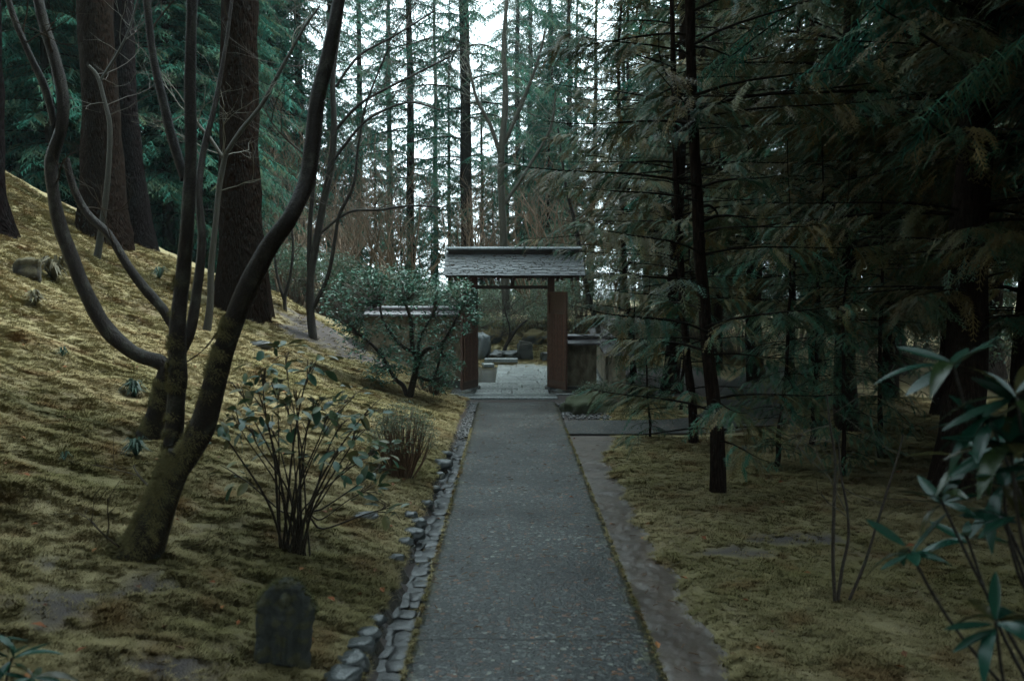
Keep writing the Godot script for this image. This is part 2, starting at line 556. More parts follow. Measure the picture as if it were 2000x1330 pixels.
# conifer: returns [trunk mesh, branch mesh, foliage mesh]
func conifer(s: int, hgt: float, r0: float, base: float, reach: float, o: Dictionary) -> Array:
	var g := gen(s)
	var wood := MB.new()
	var br := MB.new()
	var fo := MB.new()
	var p := PackedVector3Array()
	var r := PackedFloat32Array()
	var bend: Vector3 = Vector3(g.randf_range(-1, 1), 0, g.randf_range(-1, 1)) * o.get("lean", 0.2)
	var segs: int = o.get("segs", 26)
	for i in segs + 1:
		var t := float(i) / segs
		var y := hgt * pow(t, 1.25)
		p.append(Vector3(0, y - 0.25, 0) + bend * sin(t * 2.6) + Vector3(nz.get_noise_2d(t * 90.0, s), 0, nz.get_noise_2d(t * 90.0, s + 50.0)) * 0.12)
		var flare: float = 1.0 + o.get("flare", 0.7) * exp(-y / (r0 * 2.2))
		r.append(max(0.012, r0 * pow(1.0 - t, 0.75) * flare))
	var bark: Color = o.get("bark", Color(0.030, 0.022, 0.018))
	wood.tube(p, r, o.get("sides", 14), bark, o.get("furrow", 0.35), nz2)
	var y := base
	var k := 0
	var style: String = o.get("style", "fir")
	while y < hgt - 0.5:
		var t := (y - base) / (hgt - base)
		var shape := pow(1.0 - t, 0.7) * smoothstep(-0.12, 0.16, t)
		var n: int = o.get("per", 4)
		for q in n:
			var a := k * 2.4 + q * TAU / n + g.randf_range(-0.5, 0.5)
			var ln := reach * shape * g.randf_range(0.55, 1.1) + 0.25
			if g.randf() < o.get("skip", 0.1): continue
			var out := Vector3(cos(a), 0, sin(a))
			var start: Vector3 = Vector3(0, y + g.randf_range(-0.25, 0.25), 0) + bend * sin(pow(y / hgt, 0.8) * 2.6)
			var rise: float = o.get("rise", 0.1) + g.randf_range(-0.12, 0.12)
			var droop: float = o.get("droop", 0.5)
			var pts := PackedVector3Array()
			var rad := PackedFloat32Array()
			var curl := g.randf_range(-0.25, 0.25)
			var m := 6
			for i in m + 1:
				var f := float(i) / m
				pts.append(start + out.rotated(Vector3.UP, curl * f) * ln * f + Vector3.UP * ln * (rise * f - droop * f * f + o.get("lift", 0.0) * f * f * f))
				rad.append(lerpf((0.011 if style == "fir" else 0.0065) * ln + 0.005, 0.003, f))
			br.tube(pts, rad, 4 if style == "cedar" else 3, bark * 0.9, 0.0, null, false)
			var from_f: float = o.get("bare", 0.2)
			var count := int(ln * o.get("twigs", 7.0) * (1.0 if y < o.get("rich_to", 99.0) else 0.6))
			var shade := g.randf_range(0.8, 1.15)
			for i in count:
				var f := lerpf(from_f, 1.0, (i + g.randf()) / count)
				var fi := clampf(f * m, 0.0, m - 0.001)
				var at0 := pts[int(fi)].lerp(pts[int(fi) + 1], fi - int(fi))
				var along := (pts[int(fi) + 1] - pts[int(fi)]).normalized()
				var sd := along.cross(Vector3.UP).normalized() * (1.0 if i % 2 == 0 else -1.0)
				var tl: float = (o.get("twig", 0.7) * (1.0 - 0.55 * f) + 0.12) * g.randf_range(0.6, 1.15) * min(1.0, 0.4 + ln * 0.35)
				var dir := (along * g.randf_range(0.4, 0.9) + sd * g.randf_range(0.5, 1.0) + Vector3.UP * g.randf_range(-0.5, 0.1)).normalized()
				var c1: Color = o.green
				c1 = c1.lerp(o.brown, clampf(g.randf_range(-0.4, 0.8) + o.get("dry", 0.0), 0.0, 1.0))
				c1 = c1 * (shade * g.randf_range(0.75, 1.25))
				var up := Vector3(g.randf_range(-0.35, 0.35), 1.0, g.randf_range(-0.35, 0.35)).normalized()
				if style == "cedar":
					if nz2.get_noise_3dv(at0 * 0.55 + Vector3(s, 0, 0)) < -0.06: continue   # gaps between the clumps of sprays
					var rich: bool = y < o.get("rich_to", 99.0)
					for z in (3 if rich else 2):
						var q0 := at0 + dir * tl * 0.38 * z + Vector3.DOWN * 0.05 * z * z * tl
						var d2 := (dir + sd * g.randf_range(-0.6, 0.6) + along * g.randf_range(-0.3, 0.5) + Vector3.DOWN * (0.15 + 0.22 * z)).normalized()
						frond(fo, q0, d2, up, tl * g.randf_range(0.5, 0.75), c1 * g.randf_range(0.8, 1.2), 5 if rich else 4, rich, 0.0085 if rich else 0.014)
				else:
					var w: float = o.get("needle", 0.035)
					var sd2 := dir.cross(up).normalized()
					mbneedles(fo, at0, dir, sd2, up, tl, w, c1, g)
		y += o.get("gap", 0.55) * g.randf_range(0.75, 1.25)
		k += 1
	return [wood.mesh(), br.mesh(), fo.mesh()]

func mbneedles(fo: MB, p: Vector3, dir: Vector3, sd: Vector3, up: Vector3, ln: float, w: float, col: Color, g: RandomNumberGenerator) -> void:
	for i in 4:
		var f := 0.08 + 0.24 * i
		var b := p + dir * ln * f - up * ln * 0.18 * f * f
		for s in [-1.0, 1.0]:
			var e: Vector3 = dir * g.randf_range(0.35, 0.8) + sd * s * g.randf_range(0.5, 0.9) - up * g.randf_range(0.1, 0.75)
			fo.tri(b - dir * w, b + e * ln * (0.48 - 0.06 * i), b + dir * w, col)
	fo.tri(p - sd * w, p + dir * ln - up * ln * 0.18, p + sd * w, col)

# bare branching tree or shrub stem; leaves the tips in "tips"
func grow(mb: MB, p: Vector3, dir: Vector3, ln: float, r: float, lvl: int, o: Dictionary, g: RandomNumberGenerator, tips: Array) -> void:
	var n := 5 if lvl > 1 else 3
	var pts := PackedVector3Array([p])
	var rad := PackedFloat32Array([r])
	var d := dir
	var q := p
	var taper: float = o.get("taper", 0.55)
	for i in n:
		d = (d + Vector3(g.randf_range(-1, 1), g.randf_range(-1, 1), g.randf_range(-1, 1)) * o.get("wander", 0.22) + Vector3.UP * o.get("up", 0.08)).normalized()
		q += d * ln / n
		pts.append(q)
		rad.append(lerpf(r, r * taper, float(i + 1) / n))
	mb.tube(pts, rad, 7 if r > 0.03 else (5 if r > 0.012 else 3), o.col, 0.0, null, false)
	if lvl <= 0:
		tips.append([q, d, ln])
		return
	var kids: int = g.randi_range(o.get("kmin", 2), o.get("kmax", 4))
	for k in kids:
		var f := lerpf(o.get("from", 0.35), 1.0, float(k + 1) / kids)
		var i := mini(int(f * n), n - 1)
		var st := pts[i].lerp(pts[i + 1], clampf(f * n - i, 0.0, 1.0))
		var side := Vector3(g.randf_range(-1, 1), g.randf_range(-0.4, 0.7), g.randf_range(-1, 1)).normalized()
		var nd: Vector3 = (d * o.get("straight", 0.9) + side * o.get("spread", 0.8)).normalized()
		grow(mb, st, nd, ln * o.get("shrink", 0.68) * g.randf_range(0.7, 1.15), max(o.get("rmin", 0.0025), rad[i] * o.get("thin", 0.62)), lvl - 1, o, g, tips)

# pointed leaf of two or four faces
func leaf(mb: MB, p: Vector3, dir: Vector3, up: Vector3, ln: float, w: float, col: Color) -> void:
	var sd := dir.cross(up).normalized() * w
	var m := p + dir * ln * 0.5
	var e := p + dir * ln - up * ln * 0.1
	mb.tri(p, m + sd + up * w * 0.3, e, col)
	mb.tri(p, e, m - sd + up * w * 0.3, col)

func leafy(s: int, tips: Array, per: int, ln: float, w: float, a: Color, b: Color, spread: float) -> ArrayMesh:
	var g := gen(s)
	var mb := MB.new()
	for t in tips:
		for k in per:
			var p: Vector3 = t[0] - t[1] * g.randf() * spread + Vector3(g.randf_range(-1, 1), g.randf_range(-0.6, 0.6), g.randf_range(-1, 1)) * spread * 0.5
			var out := Vector3(g.randf_range(-1, 1), g.randf_range(-0.35, 0.55), g.randf_range(-1, 1)).normalized()
			var up := (Vector3.UP * 1.2 + Vector3(g.randf_range(-1, 1), 0, g.randf_range(-1, 1)) * 0.6).normalized()
			var l := ln * g.randf_range(0.7, 1.2)
			leaf(mb, p, out, up, l, w * l / ln, a.lerp(b, g.randf()) * g.randf_range(0.75, 1.2))
	return mb.mesh()

# curved large leaf, 24 faces, base at the origin pointing along -z
func big_leaf(ln: float, w: float, curl: float, fold: float, col: Color) -> ArrayMesh:
	var st := SurfaceTool.new()
	st.begin(Mesh.PRIMITIVE_TRIANGLES)
	st.set_smooth_group(0)
	var rows := []
	var m := 8
	for i in m + 1:
		var t := float(i) / m
		var hw := w * 0.5 * pow(sin(PI * clampf(0.04 + t * 0.95, 0.0, 1.0)), 0.75)
		var y := -curl * ln * t * t + 0.1 * ln * t
		rows.append([Vector3(-hw, y + fold * hw, -ln * t), Vector3(0, y, -ln * t), Vector3(hw, y + fold * hw, -ln * t)])
	for i in m:
		for k in 2:
			for q in [rows[i][k], rows[i + 1][k], rows[i + 1][k + 1], rows[i][k], rows[i + 1][k + 1], rows[i][k + 1]]:
				st.set_color(col)
				st.add_vertex(q)
	st.index()
	st.generate_normals()
	return st.commit()

func look(p: Vector3, dir: Vector3, up := Vector3.UP, roll := 0.0, sc := 1.0) -> Transform3D:
	var u := up
	if absf(dir.normalized().dot(up.normalized())) > 0.97: u = Vector3(0.9, 0.2, 0.3)
	var b := Basis.looking_at(dir, u).rotated(dir.normalized(), roll).scaled(Vector3.ONE * sc)
	return Transform3D(b, p)

# ---------------------------------------------------------------- path, gutter, court
func build_paths() -> void:
	var wet := func(x: float, d: float) -> Color:
		var k := 0.155 + 0.10 * nz.get_noise_2d(x * 35.0, d * 35.0) + 0.06 * nz.get_noise_2d(x * 150.0, d * 150.0)
		var edge: float = min(x - PATH_L, PATH_R - x) + 0.10 * nz.get_noise_2d(x * 190.0, d * 190.0)
		var col := Color(k * 0.92, k, k * 0.96)
		# moss and grit that has crept over the rims
		return col.lerp(Color(0.15, 0.145, 0.065), (1.0 - smoothstep(0.0, 0.10, edge)) * 0.8)
	var left := func(d: float) -> float: return PATH_L + 0.012 * nz.get_noise_2d(d * 160.0, 1.0) + 0.014 * nz.get_noise_2d(d * 700.0, 31.0)
	var right := func(d: float) -> float: return PATH_R + 0.014 * nz.get_noise_2d(d * 160.0, 60.0) + 0.016 * nz.get_noise_2d(d * 700.0, 80.0)
	var y := func(x: float, d: float) -> float: return 0.012 * nz.get_noise_2d(x * 40.0, d * 40.0)
	structure("path", sheet(-8.0, 4.62, 0.06, 26, left, right, y, wet, 0.06), M.path)
	structure("path", sheet(4.627, 14.66, 0.06, 26, left, right, y, wet, 0.06), M.path)
	# wet bare soil along the right edge
	var soil := func(x: float, d: float) -> Color:
		var k := 0.10 + 0.05 * nz.get_noise_2d(x * 90.0, d * 60.0)
		return Color(k * 1.05, k * 0.80, k * 0.62)
	structure("soil_strip", sheet(-4.0, 11.3, 0.035, 14, func(d): return PATH_R + 0.008, func(d): return strip_edge(d) + 0.02 * nz.get_noise_2d(d * 400.0, 3.0), func(x, d): return max(ground_height(x, -d) + 0.006, -0.028 + 0.014 * nz.get_noise_2d(x * 60.0, d * 60.0) + 0.010 * nz.get_noise_2d(x * 420.0, d * 420.0)), soil), M.soil)
	# side path that leaves to the right and bends away
	var st := SurfaceTool.new()
	st.begin(Mesh.PRIMITIVE_TRIANGLES)
	st.set_smooth_group(0)
	var mid := smooth_line([[Vector3(0.785, -0.012, -12.0), 0.6], [Vector3(1.7, -0.012, -12.0), 0.6], [Vector3(2.7, -0.012, -12.15), 0.62], [Vector3(3.5, -0.012, -13.0), 0.62], [Vector3(4.1, 0.02, -14.6), 0.62], [Vector3(5.0, 0.08, -17.0), 0.62], [Vector3(6.4, 0.10, -20.0), 0.62]], 6)
	for i in mid[0].size() - 1:
		var q := []
		for k in 2:
			var a: Vector3 = mid[0][i + k]
			var t: Vector3 = mid[0][min(i + k + 1, mid[0].size() - 1)] - mid[0][max(i + k - 1, 0)]
			var s: Vector3 = t.cross(Vector3.UP).normalized() * mid[1][i + k]
			for f in 7:
				var w: Vector3 = a - s + s * 2.0 * f / 6.0
				w.y = max(w.y, ground_height(w.x, w.z) + 0.012)
				q.append(w)
		for f in 6:
			for w in [q[f], q[7 + f], q[8 + f], q[f], q[8 + f], q[f + 1]]:
				st.set_color(wet.call(0.1 + 0.2 * f / 6.0, w.x * 3.0 - w.z))
				st.add_vertex(w)
	st.index()
	st.generate_normals()
	structure("path", st.commit(), M.path)
	# cobbled gutter along the left edge
	var g := gen(71)
	var bed := structure("gutter", sheet(-3.0, 11.4, 0.08, 8, func(d): return bank_edge(d) + 0.02, func(d): return PATH_L - 0.006, func(x, d): return max(ground_height(x, -d) + 0.004, -0.045 + 0.006 * nz.get_noise_2d(x * 90.0, d * 90.0)), func(x, d): return Color(0.045, 0.040, 0.036)), M.wet)
	var cob := []
	for k in 9:
		var l := g.randf_range(0.032, 0.062)
		cob.append(rock_mesh(500 + k, Vector3(1.0, 0.62, 1.0), 0.66, 0.42, Color(l * 0.95, l, l * 0.99), 12, 6))
	var d := 2.4
	while d < 11.0:
		var l := bank_edge(d) + 0.03
		var r := PATH_L - 0.015
		var n := 2 if g.randf() < 0.8 else 1
		var x := l
		for k in n:
			var w := (r - l) / n * g.randf_range(0.85, 1.12)
			var dp := g.randf_range(0.14, 0.22)
			var b := Basis(Vector3.UP, g.randf_range(-0.3, 0.3)).scaled(Vector3(1, 1, 1)) * Basis.from_scale(Vector3(w * g.randf_range(1.05, 1.35), g.randf_range(0.045, 0.07), dp))
			part("cobble", cob[g.randi() % 9], M.stone, bed, Transform3D(b, Vector3(min(x + w * 0.5, r - 0.02), g.randf_range(-0.048, -0.03), -d - g.randf_range(-0.05, 0.06))))
			x += w
		d += g.randf_range(0.105, 0.14)
	# stones set into the lip of the bank
	var lip := [[808, 1024, .15], [801, 1044, .15], [787, 1062, .11], [769, 1093, .10], [729, 1213, .09], [713, 1241, .12], [697, 1266, .14], [680, 1297, .15], [660, 1326, .15], [797, 1008, .1], [861, 908, .18], [853, 930, .12], [828, 985, .10], [868, 888, .12], [846, 955, .09]]
	for k in lip.size():
		var p := hit(lip[k][0], lip[k][1])
		var s: float = lip[k][2]
		var o := part("edging_stone", rock_mesh(540 + k, Vector3(s * 1.1, s * 0.6, s), 0.7, 0.4, Color(0.060, 0.068, 0.068), 16, 9), M.stone, self, Transform3D(Basis(Vector3.UP, g.randf_range(0, 3)), p + Vector3(0.02, 0.004, 0)))
		tag(o, "rounded grey stone set in the mossy lip of the bank above the gutter", "stone", "stones along the lip of the gutter bank")
	# gravel bed where the gutter ends before the gate
	var peb := rock_mesh(77, Vector3(0.042, 0.026, 0.036), 0.85, 0.3, Color.WHITE, 7, 4)
	var xfs := []
	var cols := []
	for k in 5200:
		var dd := g.randf_range(10.6, 14.6)
		var left_side := g.randf() < 0.62
		var xx := g.randf_range(-1.02, PATH_L - 0.02) if left_side else g.randf_range(PATH_R + 0.02, 1.5)
		if left_side and dd < 11.5 and g.randf() > (dd - 10.6): continue
		if not left_side and (dd < 12.75 or g.randf() < 0.3): continue
		var yy := -0.03 + 0.02 * g.randf()
		xfs.append(Transform3D(Basis.from_euler(Vector3(g.randf_range(-0.5, 0.5), g.randf() * 6.0, g.randf_range(-0.5, 0.5))).scaled(Vector3.ONE * g.randf_range(0.6, 1.3)), Vector3(xx, yy, -dd)))
		var l := g.randf_range(0.05, 0.13)
		cols.append(Color(l, l * 0.98, l * 0.95))
	var gr := scatter("gravel", peb, M.stone, xfs, cols)
	gr.set_meta("label", "dark pebble bed beside the path before the gate")
	gr.set_meta("category", "gravel")
	# low wet kerb slabs left of the gravel
	for k in 5:
		var dd := 11.6 + k * 0.62
		var mb := MB.new()
		mb.cbox(Vector3.ZERO, Vector3(0.17, 0.16, 0.60), 0.015, Color(0.10, 0.115, 0.12))
		var o := part("kerb_slab", mb.mesh(), M.slab, self, Transform3D(Basis(Vector3.UP, g.randf_range(-0.06, 0.06)), Vector3(-1.08 - 0.012 * k, 0.015, -dd)))
		tag(o, "narrow wet kerb slab along the gravel bed left of the gate", "slab", "kerb slabs by the gravel")

func court_y(_d: float) -> float:
	return 0.06

func build_court() -> void:
	var g := gen(88)
	# sill slab in front of the gate
	var bed := MB.new()
	bed.cbox(Vector3(0.75, -0.01, -18.6), Vector3(3.5, 0.10, 6.8), 0.01, Color(0.05, 0.048, 0.044))
	var court := structure("court_paving", bed.mesh(), M.wet)
	var sill := MB.new()
	sill.cbox(Vector3(-0.045, 0.0, -14.93), Vector3(1.72, 0.13, 0.50), 0.012, Color(0.17, 0.19, 0.19))
	part("sill_slab", sill.mesh(), M.slab, court)
	for s in [[-0.86, 0.42], [0.93, 0.40]]:
		var m := MB.new()
		m.cbox(Vector3(s[0], 0.0, -15.62), Vector3(s[1], 0.125, 0.86), 0.012, Color(0.12, 0.125, 0.12))
		part("flank_slab", m.mesh(), M.slab, court)
	# irregular flagstones: jittered rows, some split
	var d := 15.2
	while d < 21.6:
		var dep := g.randf_range(0.28, 0.62)
		var wide := d > 16.6
		var x := -0.62 if d < 16.9 else -0.30
		var end := 0.70 if d < 16.4 else 2.3
		while x < end:
			var w: float = g.randf_range(0.3, 0.85)
			if x + w > end - 0.2: w = end - x
			var c := [Vector2(x, d), Vector2(x + w, d), Vector2(x + w, d + dep), Vector2(x, d + dep)]
			var l := g.randf_range(0.30, 0.42)
			var col := Color(l * 0.94, l, l * 0.98)
			var polys := [c]
			if g.randf() < 0.5:
				var f := g.randf_range(0.25, 0.75)
				var h := g.randf_range(0.25, 0.75)
				var a: Vector2 = c[0].lerp(c[1], f)
				var b: Vector2 = c[3].lerp(c[2], h)
				polys = [[c[0], a, b, c[3]], [a, c[1], c[2], b]]
			for q in polys:
				flag(q, 0.04, 0.062 + g.randf_range(-0.006, 0.006), col * g.randf_range(0.85, 1.1), court, g)
			x += w
		d += dep

func flag(q: Array, y0: float, y1: float, col: Color, parent: Node, g: RandomNumberGenerator) -> void:
	var mid := Vector2.ZERO
	for p in q: mid += p / q.size()
	var ring := []
	for k in q.size():
		var a: Vector2 = q[k]
		var b: Vector2 = q[(k + 1) % q.size()]
		ring.append(a)
		ring.append(a.lerp(b, g.randf_range(0.35, 0.65)) + Vector2(g.randf_range(-1, 1), g.randf_range(-1, 1)) * 0.012)
	var mb := MB.new()
	var c3 := Vector3(mid.x, y1, -mid.y)
	var low := Vector3(mid.x, y0, -mid.y)
	for k in ring.size():
		var a: Vector2 = ring[k] + (mid - ring[k]).normalized() * 0.010
		var b: Vector2 = ring[(k + 1) % ring.size()] + (mid - ring[(k + 1) % ring.size()]).normalized() * 0.010
		var ai: Vector2 = a + (mid - a).normalized() * 0.008
		var bi: Vector2 = b + (mid - b).normalized() * 0.008
		mb.out_tri(Vector3(ai.x, y1, -ai.y), Vector3(bi.x, y1, -bi.y), c3, low, col)
		mb.out_quad(Vector3(a.x, y1 - 0.008, -a.y), Vector3(b.x, y1 - 0.008, -b.y), Vector3(bi.x, y1, -bi.y), Vector3(ai.x, y1, -ai.y), low, col)
		mb.out_quad(Vector3(a.x, y0, -a.y), Vector3(b.x, y0, -b.y), Vector3(b.x, y1 - 0.008, -b.y), Vector3(a.x, y1 - 0.008, -a.y), low, col)
	part("flagstone", mb.mesh(), M.slab, parent)

# ---------------------------------------------------------------- gate and walls
func build_gate() -> void:
	var g := gen(101)
	var t := thing("garden_gate", "small wooden gate with shingled roof and two slatted doors standing open", "gate", Vector3(0.05, 0.06, -16.0))
	var dark := Color(0.075, 0.040, 0.030)
	var mid := Color(0.130, 0.058, 0.038)
	for s in [-1.0, 1.0]:
		var m := MB.new()
		m.cbox(Vector3(s * 0.705, 1.06, 0), Vector3(0.125, 2.14, 0.125), 0.008, mid)
		var post := part("post", m.mesh(), M.wood, t)
		var f := MB.new()
		f.cbox(Vector3(s * 0.705, -0.005, 0), Vector3(0.22, 0.11, 0.22), 0.02, Color(0.12, 0.12, 0.115))
		part("footing", f.mesh(), M.slab, post)
	var lin := MB.new()
	lin.cbox(Vector3(0, 1.868, 0), Vector3(1.29, 0.062, 0.07), 0.005, dark)
	part("lintel", lin.mesh(), M.wood, t)
	var strut := MB.new()
	strut.cbox(Vector3(-0.005, 1.965, 0), Vector3(0.075, 0.135, 0.06), 0.005, dark)
	part("strut", strut.mesh(), M.wood, t)
	var head := MB.new()
	head.cbox(Vector3(0.02, 2.072, 0), Vector3(2.2, 0.08, 0.09), 0.006, dark)
	part("head_beam", head.mesh(), M.wood, t)
	# roof: deck, rafters, shingle courses, ridge
	var roof := part("roof", roof_deck(dark), M.wood, t)
	for s in [-1.0, 1.0]:
		for k in 9:
			var m := MB.new()
			var x := -1.10 + 2.24 * k / 8.0
			m.cbox(Vector3(x, 2.225, s * 0.36), Vector3(0.05, 0.055, 0.86), 0.005, dark, Basis(Vector3.RIGHT, s * 0.53))
			part("rafter", m.mesh(), M.wood, roof)
		var n := 17
		for k in n:
			var f := (k + 0.5) / n
			var m := MB.new()
			var l := g.randf_range(0.12, 0.17)
			var zz := lerpf(0.76, 0.03, f)
			var yy := 2.075 + (0.76 - zz) * 0.585
			# each course is laid as separate shingles of uneven length
			var x := -1.22
			while x < 1.26:
				var w: float = min(g.randf_range(0.07, 0.16), 1.27 - x)
				if w < 0.02: break
				var j := g.randf_range(-0.008, 0.008)
				m.cbox(Vector3(x + w * 0.5, yy + g.randf_range(-0.002, 0.003), s * (zz + j)), Vector3(w - 0.004, 0.017, 0.085), 0.002, Color(l * 0.9, l * 0.98, l) * g.randf_range(0.85, 1.12), Basis(Vector3.RIGHT, s * (0.53 - 0.12)))
				x += w
			var c := part("shingle_course", m.mesh(), M.shingle, roof)
			c.set_meta("kind", "stuff")
	var rd := MB.new()
	rd.cbox(Vector3(0.02, 2.505, 0), Vector3(2.38, 0.075, 0.24), 0.006, Color(0.05, 0.035, 0.032))
	var ridge := part("ridge", rd.mesh(), M.wood, roof)
	var cap := MB.new()
	cap.prism(PackedVector2Array([Vector2(-0.19, -0.02), Vector2(-0.19, 0.005), Vector2(0.0, 0.045), Vector2(0.19, 0.005), Vector2(0.19, -0.02)]), Vector3(-1.21, 2.565, 0), Vector3(1.25, 2.565, 0), Color(0.14, 0.16, 0.165))
	part("ridge_cap", cap.mesh(), M.metal_cap, ridge)
	# fallen twigs and needles on the wet roof
	var xfs := []
	var cols := []
	var twig := MB.new()
	twig.cbox(Vector3.ZERO, Vector3(0.04, 0.008, 0.010), 0.002, Color.WHITE)
	for k in 420:
		var zz := g.randf_range(0.06, 0.74)
		var x := g.randf_range(-1.18, 1.22)
		if nz.get_noise_2d(x * 130.0, zz * 130.0) < -0.05 and g.randf() < 0.8: continue
		xfs.append(Transform3D(Basis(Vector3.RIGHT, 0.45) * Basis(Vector3.UP, g.randf() * 6.3).scaled(Vector3.ONE * g.randf_range(0.5, 1.5)), Vector3(x, 2.089 + (0.76 - zz) * 0.585, zz)))
		cols.append(Color(0.040, 0.028, 0.020) * g.randf_range(0.6, 1.5))
	scatter("fallen_needles", twig.mesh(), M.twig, xfs, cols, roof)
	# two slatted door leaves swung towards the path
	for s in [-1.0, 1.0]:
		var hinge := Vector3(s * 0.650, 0.045, 0.075)
		var dir := Vector3(s * (0.30 if s < 0 else 0.36), 0, 0.70).normalized()
		var leafn := Node3D.new()
		leafn.name = "door_leaf"
		t.add_child(leafn, true)
		leafn.transform = Transform3D(Basis(dir, Vector3.UP, dir.cross(Vector3.UP)), hinge)
		door_leaf(leafn, g)

func roof_deck(col: Color) -> ArrayMesh:
	var mb := MB.new()
	for s in [-1.0, 1.0]:
		mb.cbox(Vector3(0.02, 2.268, s * 0.375), Vector3(2.42, 0.022, 0.83), 0.003, col, Basis(Vector3.RIGHT, s * 0.53))
	return mb.mesh()

func door_leaf(o: Node3D, g: RandomNumberGenerator) -> void:
	var w := 0.66
	var h := 1.74
	var col := Color(0.125, 0.060, 0.040)
	for x in [0.025, w - 0.025]:
		var m := MB.new()
		m.cbox(Vector3(x, h * 0.5, 0), Vector3(0.05, h, 0.045), 0.004, col)
		part("stile", m.mesh(), M.wood, o)
	for y in [0.075, 0.5, 0.93, h - 0.03]:
		var m := MB.new()
		var t := 0.15 if y < 0.1 else (0.06 if y > 1.5 else 0.028)
		m.cbox(Vector3(w * 0.5, y, -0.004), Vector3(w - 0.1, t, 0.026), 0.003, col)
		part("rail", m.mesh(), M.wood, o)
	var p := MB.new()
	p.cbox(Vector3(w * 0.5, 1.53, -0.006), Vector3(w - 0.1, 0.36, 0.016), 0.003, col * 0.9)
	part("panel", p.mesh(), M.wood, o)
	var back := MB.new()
	back.cbox(Vector3(w * 0.5, 0.745, -0.008), Vector3(w - 0.1, 1.20, 0.008), 0.002, col * 0.35)  # coloured much darker so the gaps between slats read as deep shade
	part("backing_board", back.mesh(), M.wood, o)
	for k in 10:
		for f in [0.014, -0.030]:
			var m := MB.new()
			m.cbox(Vector3(0.05 + (w - 0.1) * (k + 0.5) / 10.0, 0.745, f), Vector3(0.028, 1.20, 0.024), 0.003, col * g.randf_range(1.2, 1.6))  # slats lightened against the darkened gaps
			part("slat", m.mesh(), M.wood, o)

func garden_wall(label: String, pts: Array, foot: float, top: float, thick := 0.24) -> void:
	var t := thing("garden_wall", label, "wall", Vector3(pts[0].x, foot, pts[0].z))
	var h := top - foot
	var clay := Color(0.25, 0.215, 0.150)
	var capc := Color(0.125, 0.112, 0.115)
	for k in pts.size() - 1:
		var a: Vector3 = pts[k] - pts[0]
		var b: Vector3 = pts[k + 1] - pts[0]
		a.y = 0; b.y = 0
		var dir := (b - a).normalized()
		if k > 0: a += dir * (thick * 0.5 + 0.003)
		var body := MB.new()
		body.prism(PackedVector2Array([Vector2(-thick * 0.5, -0.2), Vector2(-thick * 0.5 + 0.015, h - 0.17), Vector2(thick * 0.5 - 0.015, h - 0.17), Vector2(thick * 0.5, -0.2)]), a, b, clay)
		var bo := part("body", body.mesh(), M.plaster, t)
		var stone := MB.new()
		stone.prism(PackedVector2Array([Vector2(-thick * 0.5 - 0.03, -0.25), Vector2(-thick * 0.5 - 0.03, 0.06), Vector2(thick * 0.5 + 0.03, 0.06), Vector2(thick * 0.5 + 0.03, -0.25)]), a + dir * 0.01, b - dir * 0.01, Color(0.09, 0.09, 0.085))
		part("stone_footing", stone.mesh(), M.stone, bo)
		var ov := 0.12
		var cap := MB.new()
		cap.prism(PackedVector2Array([Vector2(-thick * 0.5 - ov, h - 0.19), Vector2(-thick * 0.5 - ov, h - 0.155), Vector2(0, h - 0.05), Vector2(thick * 0.5 + ov, h - 0.155), Vector2(thick * 0.5 + ov, h - 0.19)]), a - dir * 0.05, b + dir * 0.05, capc)
		var cp := part("cap", cap.mesh(), M.metal_cap, t)
		var rr := MB.new()
		rr.prism(PackedVector2Array([Vector2(-0.085, h - 0.075), Vector2(-0.075, h - 0.03), Vector2(0, h), Vector2(0.075, h - 0.03), Vector2(0.085, h - 0.075)]), a - dir * 0.06, b + dir * 0.06, capc * 0.9)
		part("cap_ridge", rr.mesh(), M.metal_cap, cp)

func build_walls() -> void:
	garden_wall("low clay wall with metal cap behind the glossy camellia", [Vector3(-0.93, 0, -16.35), Vector3(-2.66, 0, -16.35), Vector3(-3.0, 0, -19.5)], 0.12, 1.58)
	garden_wall("low clay wall with metal cap joining the right gate post", [Vector3(0.98, 0, -16.3), Vector3(1.62, 0, -16.3)], 0.02, 1.05)
	garden_wall("clay wall with metal cap running back past the gate, its end facing the path", [Vector3(1.80, 0, -14.3), Vector3(2.27, 0, -22.6)], 0.02, 0.99)
	garden_wall("far clay wall with metal cap half hidden behind cedar boughs", [Vector3(2.55, 0, -22.9), Vector3(5.2, 0, -23.2)], 0.25, 1.12)

# ---------------------------------------------------------------- trees
func plant(proto: Array, called: String, label: String, category: String, group: String, p: Vector3, turn: float, sc: float, mats: Array) -> Node3D:
	var t := thing(called, label, category, p, turn, group)
	t.scale = Vector3.ONE * sc
	part("trunk", proto[0], mats[0], t)
	if proto[1]: part("branches", proto[1], mats[0] if mats.size() < 3 else mats[2], t)
	if proto[2]:
		var f := part("foliage", proto[2], mats[1], t)
		f.set_meta("kind", "stuff")
	return t

var fir := []
var cedar := []
var fir_near := []
var fir_over := []
var bare := []

